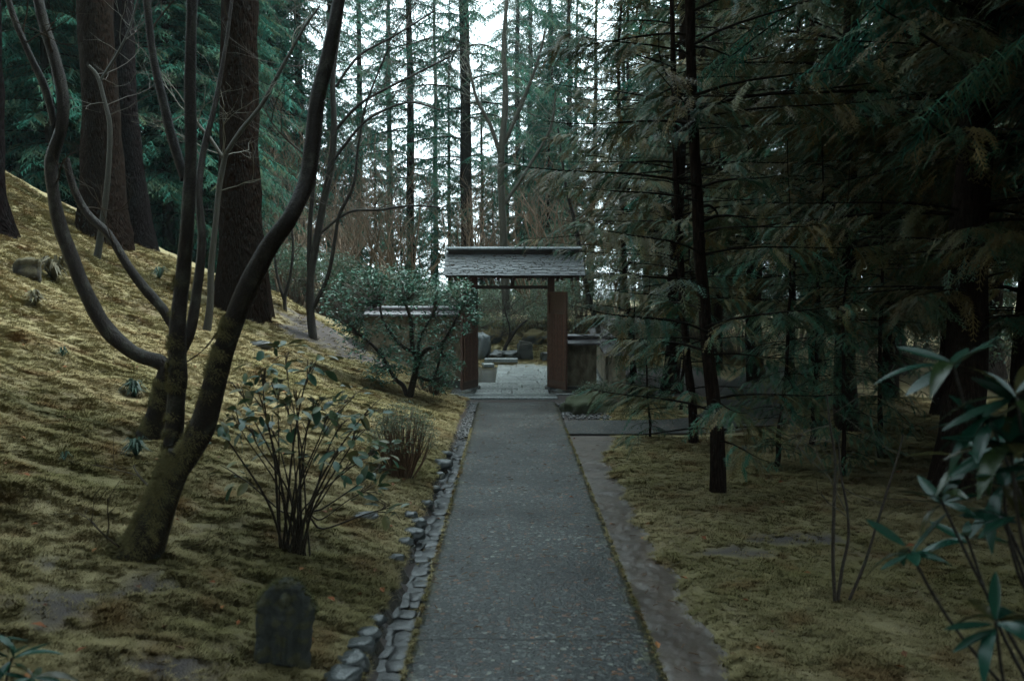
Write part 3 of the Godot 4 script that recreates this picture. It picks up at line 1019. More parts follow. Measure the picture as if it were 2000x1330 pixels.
func make_protos() -> void:
	var teal := Color(0.026, 0.098, 0.070)
	var brown := Color(0.070, 0.074, 0.036)
	fir.append(conifer(1, 30.0, 0.36, 4.0, 4.2, {green = teal, brown = brown, gap = 0.56, per = 5, twigs = 8.0, twig = 1.0, droop = 0.45, rise = 0.12, bare = 0.10}))
	fir.append(conifer(2, 34.0, 0.26, 4.2, 4.2, {green = teal, brown = brown, gap = 0.66, per = 4, twigs = 10.0, twig = 0.85, needle = 0.026, droop = 0.5, rise = 0.15, skip = 0.28, bare = 0.03}))
	fir.append(conifer(3, 20.0, 0.22, 0.9, 3.4, {green = teal, brown = brown, gap = 0.44, per = 5, twigs = 9.0, twig = 0.85, droop = 0.40, rise = 0.08, bare = 0.06}))
	fir.append(conifer(4, 27.0, 0.26, 2.2, 3.2, {green = teal, brown = brown, gap = 0.55, per = 4, twigs = 8.0, twig = 0.85, droop = 0.45, rise = 0.1, skip = 0.25, bare = 0.12}))
	var cg := Color(0.022, 0.082, 0.050)
	var cb := Color(0.110, 0.082, 0.032)
	cedar.append(conifer(11, 13.0, 0.070, 0.7, 1.9, {style = "cedar", green = cg, brown = cb, gap = 0.27, per = 3, twigs = 22.0, twig = 0.26, droop = 0.55, rise = 0.28, lift = 0.34, bare = 0.35, rich_to = 5.5, skip = 0.15, dry = 0.3, flare = 0.7, lean = 0.4, sides = 12}))
	cedar.append(conifer(12, 17.0, 0.15, 1.5, 2.8, {style = "cedar", green = cg, brown = cb, gap = 0.25, per = 4, twigs = 24.0, twig = 0.29, droop = 0.42, rise = 0.24, lift = 0.22, bare = 0.18, rich_to = 6.5, skip = 0.05, dry = 0.5, flare = 0.6}))
	cedar.append(conifer(13, 9.0, 0.075, 0.5, 1.5, {style = "cedar", green = cg * 1.05, brown = cb, gap = 0.26, per = 3, twigs = 12.0, twig = 0.40, droop = 0.7, rise = 0.2, lift = 0.3, bare = 0.15, rich_to = 5.0, skip = 0.05, flare = 0.4, lean = 0.3, sides = 10}))
	# old trees on the slope: thick furrowed trunks, crowns far up
	fir_near.append(conifer(21, 34.0, 0.36, 14.0, 3.2, {green = teal, brown = brown, gap = 0.9, per = 4, twigs = 6.0, twig = 1.05, droop = 0.5, rise = 0.1, sides = 40, segs = 60, furrow = 0.30, flare = 0.75, skip = 0.5, bark = Color(0.020, 0.012, 0.009), lean = 0.25}))
	fir_near.append(conifer(22, 30.0, 0.30, 11.0, 3.2, {green = teal, brown = brown, gap = 0.9, per = 4, twigs = 6.0, twig = 1.0, droop = 0.5, rise = 0.1, sides = 30, segs = 50, furrow = 0.30, flare = 1.0, skip = 0.5, bark = Color(0.014, 0.010, 0.009)}))
	fir_over.append(conifer(23, 22.0, 0.24, 3.7, 4.3, {green = teal, brown = brown, gap = 0.5, per = 5, twigs = 16.0, twig = 0.6, droop = 0.5, rise = 0.06, needle = 0.010, bare = 0.15, skip = 0.05}))
	for k in 3:
		var g := gen(31 + k)
		var mb := MB.new()
		var tips := []
		var o := {col = Color(0.120, 0.086, 0.055), wander = 0.16, up = 0.10, kmin = 3, kmax = 4, from = 0.25, spread = 0.75, shrink = 0.66, thin = 0.6, rmin = 0.005, taper = 0.6}
		for q in 2 + k:
			var a := TAU * q / (2.0 + k) + g.randf()
			grow(mb, Vector3(0, -0.1, 0), Vector3(cos(a) * 0.3, 1.0, sin(a) * 0.3).normalized(), g.randf_range(2.0, 2.7), 0.06, 4, o, g, tips)
		bare.append([mb.mesh(), null, null])

func build_forest() -> void:
	var fm := [M.bark, M.fir]
	var cm := [M.bark, M.cedar]
	var g := gen(900)
	# three old trunks standing on the mossy slope
	plant(fir_near[0], "conifer_tree", "massive furrowed conifer trunk standing on the moss slope beside bare stems", "tree", "", hit(468, 604) - Vector3(0, 0.1, 0), 0.4, 1.0, fm)
	plant(fir_near[0], "conifer_tree", "broad reddish conifer trunk high on the moss slope, paler of two standing together", "tree", "", hit(203, 468) - Vector3(0, 0.1, 0), 2.4, 1.0, fm)
	plant(fir_near[1], "conifer_tree", "nearly black conifer trunk with flared foot beside the broad reddish trunk", "tree", "", hit(262, 474) - Vector3(0, 0.1, 0), 1.2, 1.0, fm)
	plant(fir_near[1], "conifer_tree", "conifer trunk at the crest of the moss slope", "tree", "", hit(-30, 442) - Vector3(0, 0.1, 0), 3.3, 0.9, fm)
	# the tall pale trunks in the bright gap beyond the gate
	for q in [[803, 40.0, 1, 0.9, 0.3], [917, 37.0, 1, 1.15, 1.9], [940, 46.0, 3, 0.55, 4.0], [1040, 56.0, 1, 1.0, 2.2], [700, 50.0, 1, 0.95, 5.0], [990, 66.0, 1, 1.0, 3.0], [590, 36.0, 1, 0.9, 0.7], [645, 44.0, 1, 0.95, 4.4], [880, 60.0, 1, 0.7, 2.7], [765, 57.0, 1, 1.0, 0.9], [850, 66.0, 1, 1.0, 3.9], [1015, 52.0, 1, 0.9, 1.3], [1075, 60.0, 0, 1.0, 0.2]]:
		plant(fir[q[2]], "conifer_tree", {803: "tall straight conifer rising behind the left clay wall and camellia", 917: "thickest straight conifer trunk in the gap, rising right behind the gate roof", 940: "thin young conifer close beside the thickest trunk behind the gate", 590: "straight conifer trunk seen between the massive furrowed trunk and the leaning maple stem"}.get(q[0], "tall straight conifer rising in the bright gap behind the gate"), "tree", "tall conifers in the gap behind the gate", on_ground(q[0], q[1], 0.2), q[4], q[3], fm)
	# wood on both sides
	var n := 0
	var tries := 0
	var spots := []
	while n < 95 and tries < 4000:
		tries += 1
		var d := g.randf_range(23.0, 75.0)
		var px := g.randf_range(-500, 2500)
		if px > 560 and px < 1090: continue
		if px >= 1090 and px < 1340 and d < 45.0: continue
		if px <= 560 and px > 380 and d < 30.0 and g.randf() < 0.5: continue
		var p := on_ground(px, d, 0.2)
		var ok := true
		for s in spots:
			if s.distance_to(p) < 3.4: ok = false
		if not ok: continue
		spots.append(p)
		var k: int = [0, 2, 2, 3, 1][g.randi() % 5]
		plant(fir[k], "conifer_tree", "dark dense conifer in the wood left of the gate" if px < 900 else "dark dense conifer in the wood right of the gate", "tree", "conifers of the dark wood left of the gate" if px < 900 else "conifers of the dark wood right of the gate", p, g.randf() * 6.3, g.randf_range(0.8, 1.1), fm)
		n += 1
	for q in [[-60, 23.5, 2, 1.0], [40, 25.0, 2, 0.9], [110, 22.5, 2, 0.8], [150, 27.0, 2, 1.0], [330, 23.5, 2, 0.75], [300, 28.0, 2, 1.0], [390, 26.0, 2, 0.9], [450, 30.0, 2, 1.0], [230, 31.0, 2, 1.0], [-140, 27.0, 2, 1.0], [80, 31.0, 2, 1.1], [480, 40.0, 2, 1.1], [560, 46.0, 2, 1.0]]:
		plant(fir[q[2]], "conifer_tree", "bushy conifer branched to the ground behind the crest of the moss slope", "tree", "bushy conifers behind the slope's crest", on_ground(q[0], q[1], 0.2), g.randf() * 6.3, q[3], fm)
	for q in [[690, 58.0, 2, 0.6], [745, 63.0, 2, 0.4], [820, 75.0, 2, 0.45], [890, 80.0, 2, 0.4], [950, 70.0, 2, 0.4], [1050, 66.0, 2, 0.8], [1080, 45.0, 2, 0.8], [690, 38.0, 2, 0.42], [735, 44.0, 2, 0.52], [785, 36.0, 2, 0.30], [842, 46.0, 2, 0.40], [895, 41.0, 2, 0.30], [962, 45.0, 2, 0.40], [1025, 39.0, 2, 0.42], [1068, 36.0, 2, 0.5], [655, 41.0, 2, 0.55]]:
		plant(fir[q[2]], "conifer_tree", "younger conifer with low branches far behind the gate", "tree", "younger conifers far behind the gate", on_ground(q[0], q[1], 0.2), g.randf() * 6.3, q[3], fm)
	# cedars on the right
	plant(cedar[0], "cedar_tree", "slender cedar with bowed low boughs standing alone in the moss beside the path", "tree", "", hit(1418, 962) - Vector3(0, 0.05, 0), 0.9, 1.0, cm)
	plant(cedar[1], "cedar_tree", "thick dark cedar trunk behind the large leaved rhododendron", "tree", "", hit(1862, 952) - Vector3(0, 0.05, 0), 2.0, 1.25, cm)
	for q in [[1520, 9.2, 2, 0.40], [1655, 8.8, 2, 0.36], [1590, 10.4, 2, 0.5], [1730, 9.6, 2, 0.45], [1275, 11.0, 2, 0.24], [1330, 13.6, 2, 0.45], [1235, 14.6, 2, 0.3]]:
		plant(cedar[q[2]], "cedar_sapling", "young cedar with low green sprays under the taller cedars", "tree", "young cedars under the stand", on_ground(q[0], q[1], 0.05), g.randf() * 6.3, q[3], cm)
	var cedar_at := [[1368, 10.6, 0, 0.8, "slim cedar standing close behind the slender one in the moss"], [1545, 13.5, 2, 1.0, "small cedar on the moss across the bend of the side path"], [1660, 11.5, 1, 1.0, "dark cedar behind the leafless three-stemmed sapling"], [1310, 15.5, 1, 1.0, "cedar rising behind the end of the long clay wall"], [1245, 18.0, 0, 0.95, "thin cedar between the long clay wall and the far wall"], [1480, 17.0, 1, 1.1, "cedar beyond the bend of the side path"], [1400, 20.0, 1, 1.05, "cedar in front of the far clay wall"]]
	for q in [[1740, 15.0, 1, 1.0], [1850, 13.0, 1, 1.1], [2010, 10.5, 1, 1.1], [1215, 40.0, 1, 1.1], [1600, 20.0, 1, 1.15], [1950, 18.0, 1, 1.2], [2150, 8.0, 1, 1.1], [1350, 33.0, 1, 1.1], [1760, 21.0, 1, 1.2], [1150, 46.0, 1, 1.3], [2300, 12.0, 1, 1.2]]:
		cedar_at.append(q + ["cedar with drooping fern-like boughs in the dark stand behind the rhododendron" if q[0] > 1500 else "cedar at the edge of the bright gap beyond the far clay wall"])
	for q in cedar_at:
		plant(cedar[q[2]], "cedar_tree", q[4], "tree", "cedars of the dark stand right of the path", on_ground(q[0], q[1], 0.08), g.randf() * 6.3, q[3], cm)
	# trees added outside the view, beside and behind, to shade the near end
	for q in [[3.5, -1.4, 0.2], [-3.3, 2.4, 1.9], [2.0, 2.6, 3.1], [-0.6, 7.5, 4.0], [-4.6, -0.6, 5.0], [-7.5, 1.0, 0.8], [5.0, -5.2, 2.6], [5.6, -7.9, 1.1], [1.6, 4.8, 0.0], [4.6, 5.5, 1.4], [-7.6, -3.2, 2.2], [-10.0, -1.2, 3.6], [-10.4, -5.4, 4.4], [-10.0, -8.6, 2.9], [-2.7, 0.7, 0.3], [-5.6, -2.5, 1.2], [2.4, -0.1, 4.9]]:
		var p := Vector3(q[0], 0, q[1])
		p.y = ground_height(p.x, p.z) - 0.1
		plant(fir_over[0], "conifer_tree", "conifer added beside the view, its boughs shading the near end of the path", "tree", "conifers added to shade the near end of the path", p, q[2], 1.0, fm)
	for q in [[6.2, -3.2, 1, 1.2], [7.6, 1.0, 1, 1.2], [9.0, -6.5, 1, 1.3], [5.5, 3.5, 1, 1.2], [10.5, -2.0, 1, 1.3]]:  # unseen cedars added to keep the right side and near path dark
		var p := Vector3(q[0], 0, q[1])
		p.y = ground_height(p.x, p.z) - 0.1
		plant(cedar[q[2]], "cedar_tree", "cedar added out of view to shade the moss and near end of the path", "tree", "cedars added to shade the near end of the path", p, g.randf() * 6.3, q[3], cm)
	for q in [[-9, 10], [8, 9], [2, 15], [14, 0], [-6, 6], [12, -8], [16, 14], [18, -14], [13, 5], [10, -12], [15, -20], [6, -8.5], [20, -5], [-14, 6], [-4, 18], [-13, -8], [-14.5, -11], [-18, -9], [-17, -4]]:  # unseen conifers added all round to close off open sky
		var p := Vector3(q[0], 0, q[1])
		p.y = ground_height(p.x, p.z) - 0.2
		plant(fir[[0, 2, 3][g.randi() % 3] if q[0] != 6 else 0], "conifer_tree", "tall conifer added out of view to block sky light around the near end of the path", "tree", "conifers added to block sky light around the near end of the path", p, g.randf() * 6.3, 1.0, fm)
	# leafless maples with brown twigs
	for q in [[700, 27, 1, 0.95], [775, 30, 0, 1.25], [905, 31, 1, 1.1], [1045, 29, 2, 0.9], [1085, 32, 1, 1.3], [740, 34, 2, 1.5], [640, 26, 0, 0.9], [975, 40, 2, 1.3], [820, 38, 1, 1.25], [560, 28, 2, 1.1], [1130, 30, 0, 1.2], [600, 32, 1, 1.5], [680, 33, 0, 1.6]]:
		plant(bare[q[2]], "bare_maple", "leafless brown-twigged maple in the brush behind the gate", "tree", "leafless maples behind the gate", on_ground(q[0], q[1], 0.1), g.randf() * 6.3, q[3], [M.twig, M.twig])

func stem(mb: MB, pts: Array, depth: float, sides := 10, rough := 0.18, col := Color(0.060, 0.052, 0.042)) -> Array:
	# pts: [px, py, width in px, (depth offset)]
	var c := []
	for q in pts:
		var d: float = depth + (q[3] if q.size() > 3 else 0.0)
		c.append([at(q[0], q[1], d), q[2] * 0.5 * d / FOCAL])
	var l := smooth_line(c, 7)
	var first := mb.v.size()
	mb.tube(l[0], l[1], sides, col, rough, nz2)
	for i in range(first, mb.v.size()):
		var q := mb.v[i]
		var k := nz.get_noise_3dv(q * 260.0) + 0.5 * nz.get_noise_3dv(q * 900.0)
		mb.c[i] = col.lerp(Color(0.080, 0.080, 0.060), smoothstep(0.12, 0.5, k) * 0.75)
	return c

func limb_tree(called: String, label: String, base: Vector3, limbs: Array, twigs: int, s: int, col: Color, lvl := 2, category := "tree") -> Node3D:
	# limbs: [name, depth, points]; a thing whose limbs are parts, with fine twigs from their upper ends
	var t := thing(called, label, category, base)
	var g := gen(s)
	var inv := t.transform.affine_inverse()
	var tw := MB.new()
	var tips := []
	for l in limbs:
		var mb := MB.new()
		var c := stem(mb, l[2], l[1], 16 if l[2][0][2] > 30 else 9, 0.22, col)
		for i in mb.v.size(): mb.v[i] = inv * mb.v[i]
		var pt := part(l[0], mb.mesh(), M.smooth_bark, t)
		if l.size() > 3: moss_on(pt, c, l[3], l[4], g, inv)
		for k in twigs:
			var f := g.randf_range(0.45, 1.0)
			var i := mini(int(f * (c.size() - 1)), c.size() - 2)
			var p: Vector3 = c[i][0].lerp(c[i + 1][0], f * (c.size() - 1) - i)
			var dir := Vector3(g.randf_range(-1, 1), g.randf_range(-0.1, 0.9), g.randf_range(-1, 1)).normalized()
			grow(tw, inv * p, dir, g.randf_range(0.5, 1.0) * base_scale(l[1]), min(0.008, c[i][1] * 0.4), lvl, {col = col * 1.15, wander = 0.25, up = 0.03, kmin = 2, kmax = 3, spread = 0.8, shrink = 0.7, thin = 0.7, rmin = 0.0022}, g, tips)
	if tw.v.size() > 0:
		var o := part("twigs", tw.mesh(), M.twig, t)
		o.set_meta("kind", "stuff")
	return t

# moss tufts on the upper side of a stem, thinning out along it
func moss_on(parent: Node, c: Array, n: int, reach: float, g: RandomNumberGenerator, inv: Transform3D) -> void:
	var l := smooth_line(c, 7)
	var xfs := []
	var cols := []
	var m: int = l[0].size() - 1
	for k in n:
		var f := pow(g.randf(), 1.6) * reach * m
		var i := mini(int(f), m - 1)
		var p: Vector3 = l[0][i].lerp(l[0][i + 1], f - i)
		var t: Vector3 = (l[0][i + 1] - l[0][i]).normalized()
		var d := Vector3(g.randf_range(-1, 1), g.randf_range(-1, 1), g.randf_range(-1, 1))
		d = (d - t * d.dot(t)).normalized()
		if d.dot(Vector3(-0.75, 0.55, 0.1)) < g.randf_range(-0.55, 0.35): continue
		if nz.get_noise_3dv(p * 220.0) < -0.12: continue
		var x := d.cross(t).normalized()
		var sc := g.randf_range(0.6, 1.15)
		xfs.append(inv * Transform3D(Basis(x * sc, d * sc, x.cross(d) * sc), p + d * lerpf(l[1][i], l[1][i + 1], f - i) * 0.985))
		cols.append(Color(0.150, 0.130, 0.062) * g.randf_range(0.6, 1.2))
	scatter("moss", moss_tuft(), M.moss, xfs, cols, parent)

func base_scale(d: float) -> float:
	return clampf(d / 12.0, 0.55, 1.3)

func build_slope_trees() -> void:
	var bk := Color(0.026, 0.018, 0.013)
	var b := hit(285, 1082)
	var dA := -b.z
	limb_tree("maple_tree", "smooth-barked maple forking low, mossy foot, its right stem leaning over the slope", b, [
		["trunk", dA, [[258, 1102, 122], [280, 1066, 84], [310, 990, 62], [338, 920, 56], [352, 885, 49]], 5200, 1.0],
		["root", dA, [[305, 1040, 42, -0.05], [268, 1064, 36, -0.06], [238, 1088, 21, -0.05], [205, 1116, 10, -0.02]], 700, 0.8],
		["limb", dA, [[340, 925, 43, -0.02], [395, 835, 49], [428, 715, 43], [447, 650, 39], [478, 572, 38], [522, 487, 36], [566, 425, 32], [598, 355, 32, 0.1], [608, 290, 31, 0.15], [618, 200, 28, 0.2], [640, 110, 27, 0.25], [662, 0, 24, 0.3], [676, -90, 21, 0.4]], 1300, 0.28],
		["limb", dA, [[326, 930, 36, 0.05], [338, 850, 35, 0.1], [344, 770, 34, 0.12], [346, 735, 38, 0.12], [345, 640, 31, 0.15], [356, 540, 28, 0.2], [366, 420, 25, 0.2], [372, 300, 22, 0.25], [371, 150, 22, 0.3], [374, 0, 20, 0.35], [378, -90, 17, 0.4]], 900, 0.5],
		["limb", dA, [[360, 350, 18, 0.25], [335, 270, 18, 0.3], [316, 190, 17, 0.35], [298, 110, 15, 0.4], [286, 0, 15, 0.45], [284, -80, 13, 0.5]]],
	], 2, 61, bk)
	b = hit(298, 858)
	var dB := -b.z
	limb_tree("maple_tree", "smooth-barked maple with long limbs bowed out to the left over the moss", b, [
		["trunk", dB, [[285, 868, 67], [298, 835, 43], [312, 780, 36], [322, 735, 34], [326, 715, 31]], 1800, 0.9],
		["limb", dB, [[325, 745, 28], [318, 712, 31], [262, 690, 29], [205, 640, 29], [162, 560, 29], [134, 490, 29], [116, 440, 28], [104, 375, 24], [100, 315, 27], [118, 250, 22], [121, 190, 24], [104, 110, 22], [86, 50, 20], [70, -20, 20], [55, -90, 18]]],
		["limb", dB, [[106, 245, 15], [88, 175, 15], [58, 110, 13], [28, 40, 12], [10, -20, 10]]],
		["limb", dB, [[328, 725, 21, 0.1], [352, 690, 21, 0.2], [372, 640, 21, 0.25], [385, 560, 18, 0.3], [394, 470, 17, 0.35], [388, 380, 14, 0.4], [396, 300, 13, 0.5], [420, 200, 10, 0.6], [440, 90, 7, 0.7], [455, -20, 6, 0.8]]],
		["limb", dB, [[350, 660, 18, 0.2], [318, 606, 18, 0.2], [278, 560, 19, 0.2], [246, 515, 18, 0.2], [212, 460, 17, 0.25], [168, 415, 15, 0.3], [142, 365, 14, 0.3], [128, 310, 13, 0.3]]],
	], 2, 62, bk)
	# thinner trees farther up
	b = hit(404, 648)
	limb_tree("maple_sapling", "thin forked maple in front of the massive furrowed trunk", b, [
		["stem", -b.z, [[402, 652, 17], [410, 590, 14], [412, 520, 13], [420, 440, 12], [428, 360, 12], [440, 300, 11]]],
		["limb", -b.z, [[436, 310, 8], [408, 268, 7], [388, 245, 6], [370, 215, 4]]],
		["limb", -b.z, [[440, 300, 9], [470, 255, 9], [510, 205, 8], [540, 150, 7], [590, 60, 5], [625, 10, 3]]],
	], 5, 63, Color(0.085, 0.080, 0.068))
	b = hit(190, 507)
	limb_tree("maple_sapling", "thin pale-barked maple before the broad reddish trunk", b, [
		["stem", -b.z, [[188, 512, 15], [200, 430, 12], [210, 340, 10], [214, 250, 9], [204, 200, 8], [190, 150, 7], [172, 128, 6]]],
		["limb", -b.z, [[196, 155, 5], [225, 110, 5], [250, 60, 4], [268, 0, 3]]],
	], 5, 64, Color(0.072, 0.068, 0.058))
	b = hit(612, 662)
	limb_tree("maple_sapling", "dark slender tree of several upright stems by the bare earth path", b, [
		["stem", -b.z, [[612, 668, 17], [606, 610, 16], [606, 540, 15], [618, 470, 15], [630, 400, 14], [645, 330, 14], [652, 250, 12], [650, 150, 10], [664, 40, 8], [672, -40, 6]]],
		["stem", -b.z, [[612, 600, 9], [640, 540, 8], [655, 460, 7], [662, 420, 7], [690, 360, 6], [700, 280, 5], [716, 200, 4], [760, 90, 3]]],
		["stem", -b.z, [[604, 560, 10], [604, 460, 9], [612, 360, 8], [626, 250, 7], [632, 150, 6], [640, 60, 5]]],
		["limb", -b.z, [[620, 460, 6], [680, 415, 5], [740, 410, 5], [800, 402, 4], [860, 405, 3]]],
		["limb", -b.z, [[650, 260, 6], [700, 205, 6], [760, 170, 5], [820, 140, 4], [880, 110, 3]]],
		["limb", -b.z, [[646, 320, 6], [700, 250, 5], [740, 220, 5], [800, 200, 4], [860, 215, 3]]],
		["limb", -b.z, [[655, 170, 6], [700, 110, 5], [770, 70, 4], [850, 20, 3]]],
	], 11, 65, Color(0.050, 0.042, 0.036))
	b = hit(556, 608)
	limb_tree("maple_sapling", "spindly leafless sapling at the edge of the bare earth path", b, [
		["stem", -b.z, [[557, 612, 8], [556, 580, 7], [566, 540, 6], [572, 480, 5], [566, 420, 4]]],
		["stem", -b.z, [[556, 590, 6], [542, 545, 5], [536, 500, 4], [532, 450, 3]]],
	], 8, 66, Color(0.05, 0.042, 0.036))
	# lichen-grey leafless tree seen above the gate
	b = on_ground(985, 25.0)
	limb_tree("lichen_tree", "tall grey leafless tree with lichened trunk just behind the gate", b, [
		["trunk", 25.0, [[990, 640, 17], [984, 480, 15], [978, 330, 14], [987, 200, 12], [984, 90, 9], [990, 0, 7]]],
		["limb", 25.0, [[984, 330, 9], [960, 250, 8], [930, 190, 6], [915, 120, 4]]],
		["limb", 25.0, [[985, 280, 9], [1020, 200, 8], [1050, 120, 6], [1065, 60, 4]]],
		["limb", 25.0, [[984, 400, 8], [1030, 330, 7], [1075, 250, 5], [1085, 180, 4]]],
	], 26, 67, Color(0.13, 0.125, 0.10), 3)
	# leaning thin trunk right of the gate
	b = on_ground(1178, 19.5)
	limb_tree("maple_sapling", "thin dark trunk leaning beside the open right door", b, [
		["stem", 19.5, [[1176, 690, 11], [1168, 640, 11], [1150, 580, 10], [1138, 520, 9], [1124, 440, 8], [1105, 360, 6], [1090, 250, 4]]],
	], 14, 68, Color(0.045, 0.036, 0.032))

# ---------------------------------------------------------------- shrubs
func to_local_mesh(mb: MB, t: Node3D) -> ArrayMesh:
	var inv := t.transform.affine_inverse()
	for i in mb.v.size(): mb.v[i] = inv * mb.v[i]
	if mb.n.size() == mb.v.size():
		for i in mb.n.size(): mb.n[i] = inv.basis * mb.n[i]
	return mb.mesh()

func camellia() -> void:
	var g := gen(301)
	var b := hit(798, 776)
	var dc := -b.z
	var t := thing("camellia_shrub", "glossy dark-leaved camellia with twisted stems in front of the left clay wall", "shrub", b)
	var bk := Color(0.060, 0.050, 0.042)
	var limbs := [
		[[798, 782, 15], [806, 750, 13], [814, 715, 13], [816, 700, 12]],
		[[816, 704, 10], [806, 680, 10], [803, 632, 8], [798, 610, 6], [790, 590, 5]],
		[[816, 702, 10], [833, 683, 9], [858, 675, 8], [877, 650, 7], [890, 625, 5], [905, 600, 4]],
		[[796, 780, 9], [788, 755, 9], [772, 740, 8], [755, 712, 7], [745, 693, 7], [720, 668, 6], [701, 654, 4]],
		[[810, 690, 8], [784, 675, 7], [761, 647, 6], [747, 623, 5], [741, 594, 4]],
		[[818, 705, 7], [818, 670, 6], [830, 640, 5], [845, 615, 4]],
		[[815, 735, 7], [845, 740, 6], [862, 690, 5], [870, 660, 3]],
	]
	var nodes := []
	for l in limbs:
		var mb := MB.new()
		var c := stem(mb, l, dc, 8, 0.2, bk)
		for q in c: nodes.append(q[0])
		part("stem", to_local_mesh(mb, t), M.smooth_bark, t)
	var tw := MB.new()
	var fo := MB.new()
	for q in [[700, 560, 60, 40, 60], [660, 600, 30, 40, 34], [760, 550, 60, 34, 60], [820, 565, 55, 36, 55], [890, 580, 45, 34, 55], [915, 610, 28, 40, 36], [720, 620, 50, 36, 40], [790, 640, 60, 40, 36], [850, 650, 50, 40, 36], [780, 700, 50, 34, 50], [745, 725, 40, 24, 34], [840, 715, 46, 36, 44], [875, 700, 26, 44, 26], [690, 655, 34, 24, 20], [700, 690, 16, 12, 8], [860, 745, 34, 22, 22]]:
		for k in int(q[4] * 1.6):
			var a := g.randf() * TAU
			var r := sqrt(g.randf())
			var p := at(q[0] + cos(a) * r * q[2], q[1] + sin(a) * r * q[3], dc + g.randf_range(-0.45, 0.5))
			var near: Vector3 = nodes[0]
			for w in nodes:
				if p.distance_squared_to(w) < p.distance_squared_to(near): near = w
			if g.randf() < 0.6:
				var m1 := near.lerp(p, 0.5) + Vector3(g.randf_range(-0.04, 0.04), -0.03, 0)
				tw.tube(PackedVector3Array([near, m1, p]), PackedFloat32Array([0.007, 0.005, 0.003]), 3, bk, 0.0, null, false)
			for z in 7:
				var dir := Vector3(g.randf_range(-1, 1), g.randf_range(-0.45, 0.5), g.randf_range(-1, 1)).normalized()
				var up := (Vector3.UP + Vector3(g.randf_range(-0.5, 0.5), 0, g.randf_range(-0.5, 0.5))).normalized()
				leaf(fo, p + dir * g.randf() * 0.06 + Vector3(0, g.randf_range(-0.05, 0.05), 0), dir, up, g.randf_range(0.045, 0.075), g.randf_range(0.013, 0.020), Color(0.036, 0.098, 0.064) * g.randf_range(0.6, 1.35))
	var o := part("twigs", to_local_mesh(tw, t), M.twig, t)
	o.set_meta("kind", "stuff")
	o = part("foliage", to_local_mesh(fo, t), M.leaf, t)
	o.set_meta("kind", "stuff")

func leafy_bush() -> void:
	# open shrub on the slope: stems from one foot, single leaves at the ends
	var g := gen(302)
	var b := hit(572, 1086)
	var d := -b.z
	var t := thing("camellia_shrub", "open many-stemmed shrub with sparse glossy leaves on the moss slope", "shrub", b)
	var inv := t.transform.affine_inverse()
	var lv := []
	for k in 5:
		lv.append(big_leaf(0.108, 0.050, g.randf_range(0.1, 0.45), g.randf_range(0.1, 0.4), [Color(0.058, 0.088, 0.040), Color(0.034, 0.080, 0.048), Color(0.024, 0.066, 0.042), Color(0.095, 0.092, 0.038), Color(0.044, 0.074, 0.036)][k]))
	var stems := [[515, 715], [555, 682], [610, 700], [560, 782], [620, 775], [682, 768], [462, 742], [452, 802], [430, 832], [486, 826], [640, 806], [703, 832], [722, 790], [662, 872], [690, 896], [738, 872], [744, 905], [720, 950], [764, 985], [530, 832], [578, 756], [508, 772], [455, 916], [592, 880], [540, 740], [668, 820], [602, 812]]
	var n := 0
	for s in stems:
		var off := g.randf_range(-0.32, 0.32)
		var w := g.randf_range(3.5, 6.5)
		var bx := 572 + g.randf_range(-26, 34)
		var mx := lerpf(bx, s[0], g.randf_range(0.28, 0.42))
		var c := []
		for q in [[bx, 1092, w, 0.0], [lerpf(bx, mx, 0.45), 1010, w * 0.9, off * 0.2], [mx, lerpf(1085, s[1], 0.52), w * 0.75, off * 0.5], [lerpf(mx, s[0], 0.6) + g.randf_range(-8, 8), lerpf(1085, s[1], 0.8), w * 0.5, off * 0.8], [s[0], s[1] + 6, w * 0.3, off]]:
			c.append([at(q[0], q[1], d + q[3]), max(0.0022, q[2] * 0.5 * d / FOCAL)])
		var l := smooth_line(c, 5)
		var mb := MB.new()
		mb.tube(l[0], l[1], 6, Color(0.055, 0.044, 0.034), 0.25, nz2)
		part("stem", to_local_mesh(mb, t), M.smooth_bark, t)
		var tip: Vector3 = c[-1][0]
		for k in g.randi_range(9, 13):
			if n >= 300: break
			var p := tip + Vector3(g.randf_range(-0.11, 0.11), g.randf_range(-0.08, 0.06), g.randf_range(-0.11, 0.11))
			var dir := (p - tip) * 6.0 + Vector3(g.randf_range(-1, 1), g.randf_range(-0.5, 0.35), g.randf_range(-1, 1))
			var x := look(inv * p, dir.normalized(), Vector3(g.randf_range(-0.5, 0.5), 1, g.randf_range(-0.5, 0.5)), g.randf_range(-0.5, 0.5), g.randf_range(0.6, 1.1))
			part("leaf", lv[g.randi() % 5], M.leaf, t, x)
			n += 1
		# short twigs to the leaves
		var tw := MB.new()
		for k in 4:
			var e := tip + Vector3(g.randf_range(-0.1, 0.1), g.randf_range(-0.06, 0.06), g.randf_range(-0.1, 0.1))
			tw.tube(PackedVector3Array([c[-2][0].lerp(tip, g.randf_range(0.3, 0.9)), tip.lerp(e, 0.4), e]), PackedFloat32Array([0.004, 0.003, 0.002]), 4, Color(0.055, 0.044, 0.034), 0.0, null, false)
		part("twig", to_local_mesh(tw, t), M.twig, t)

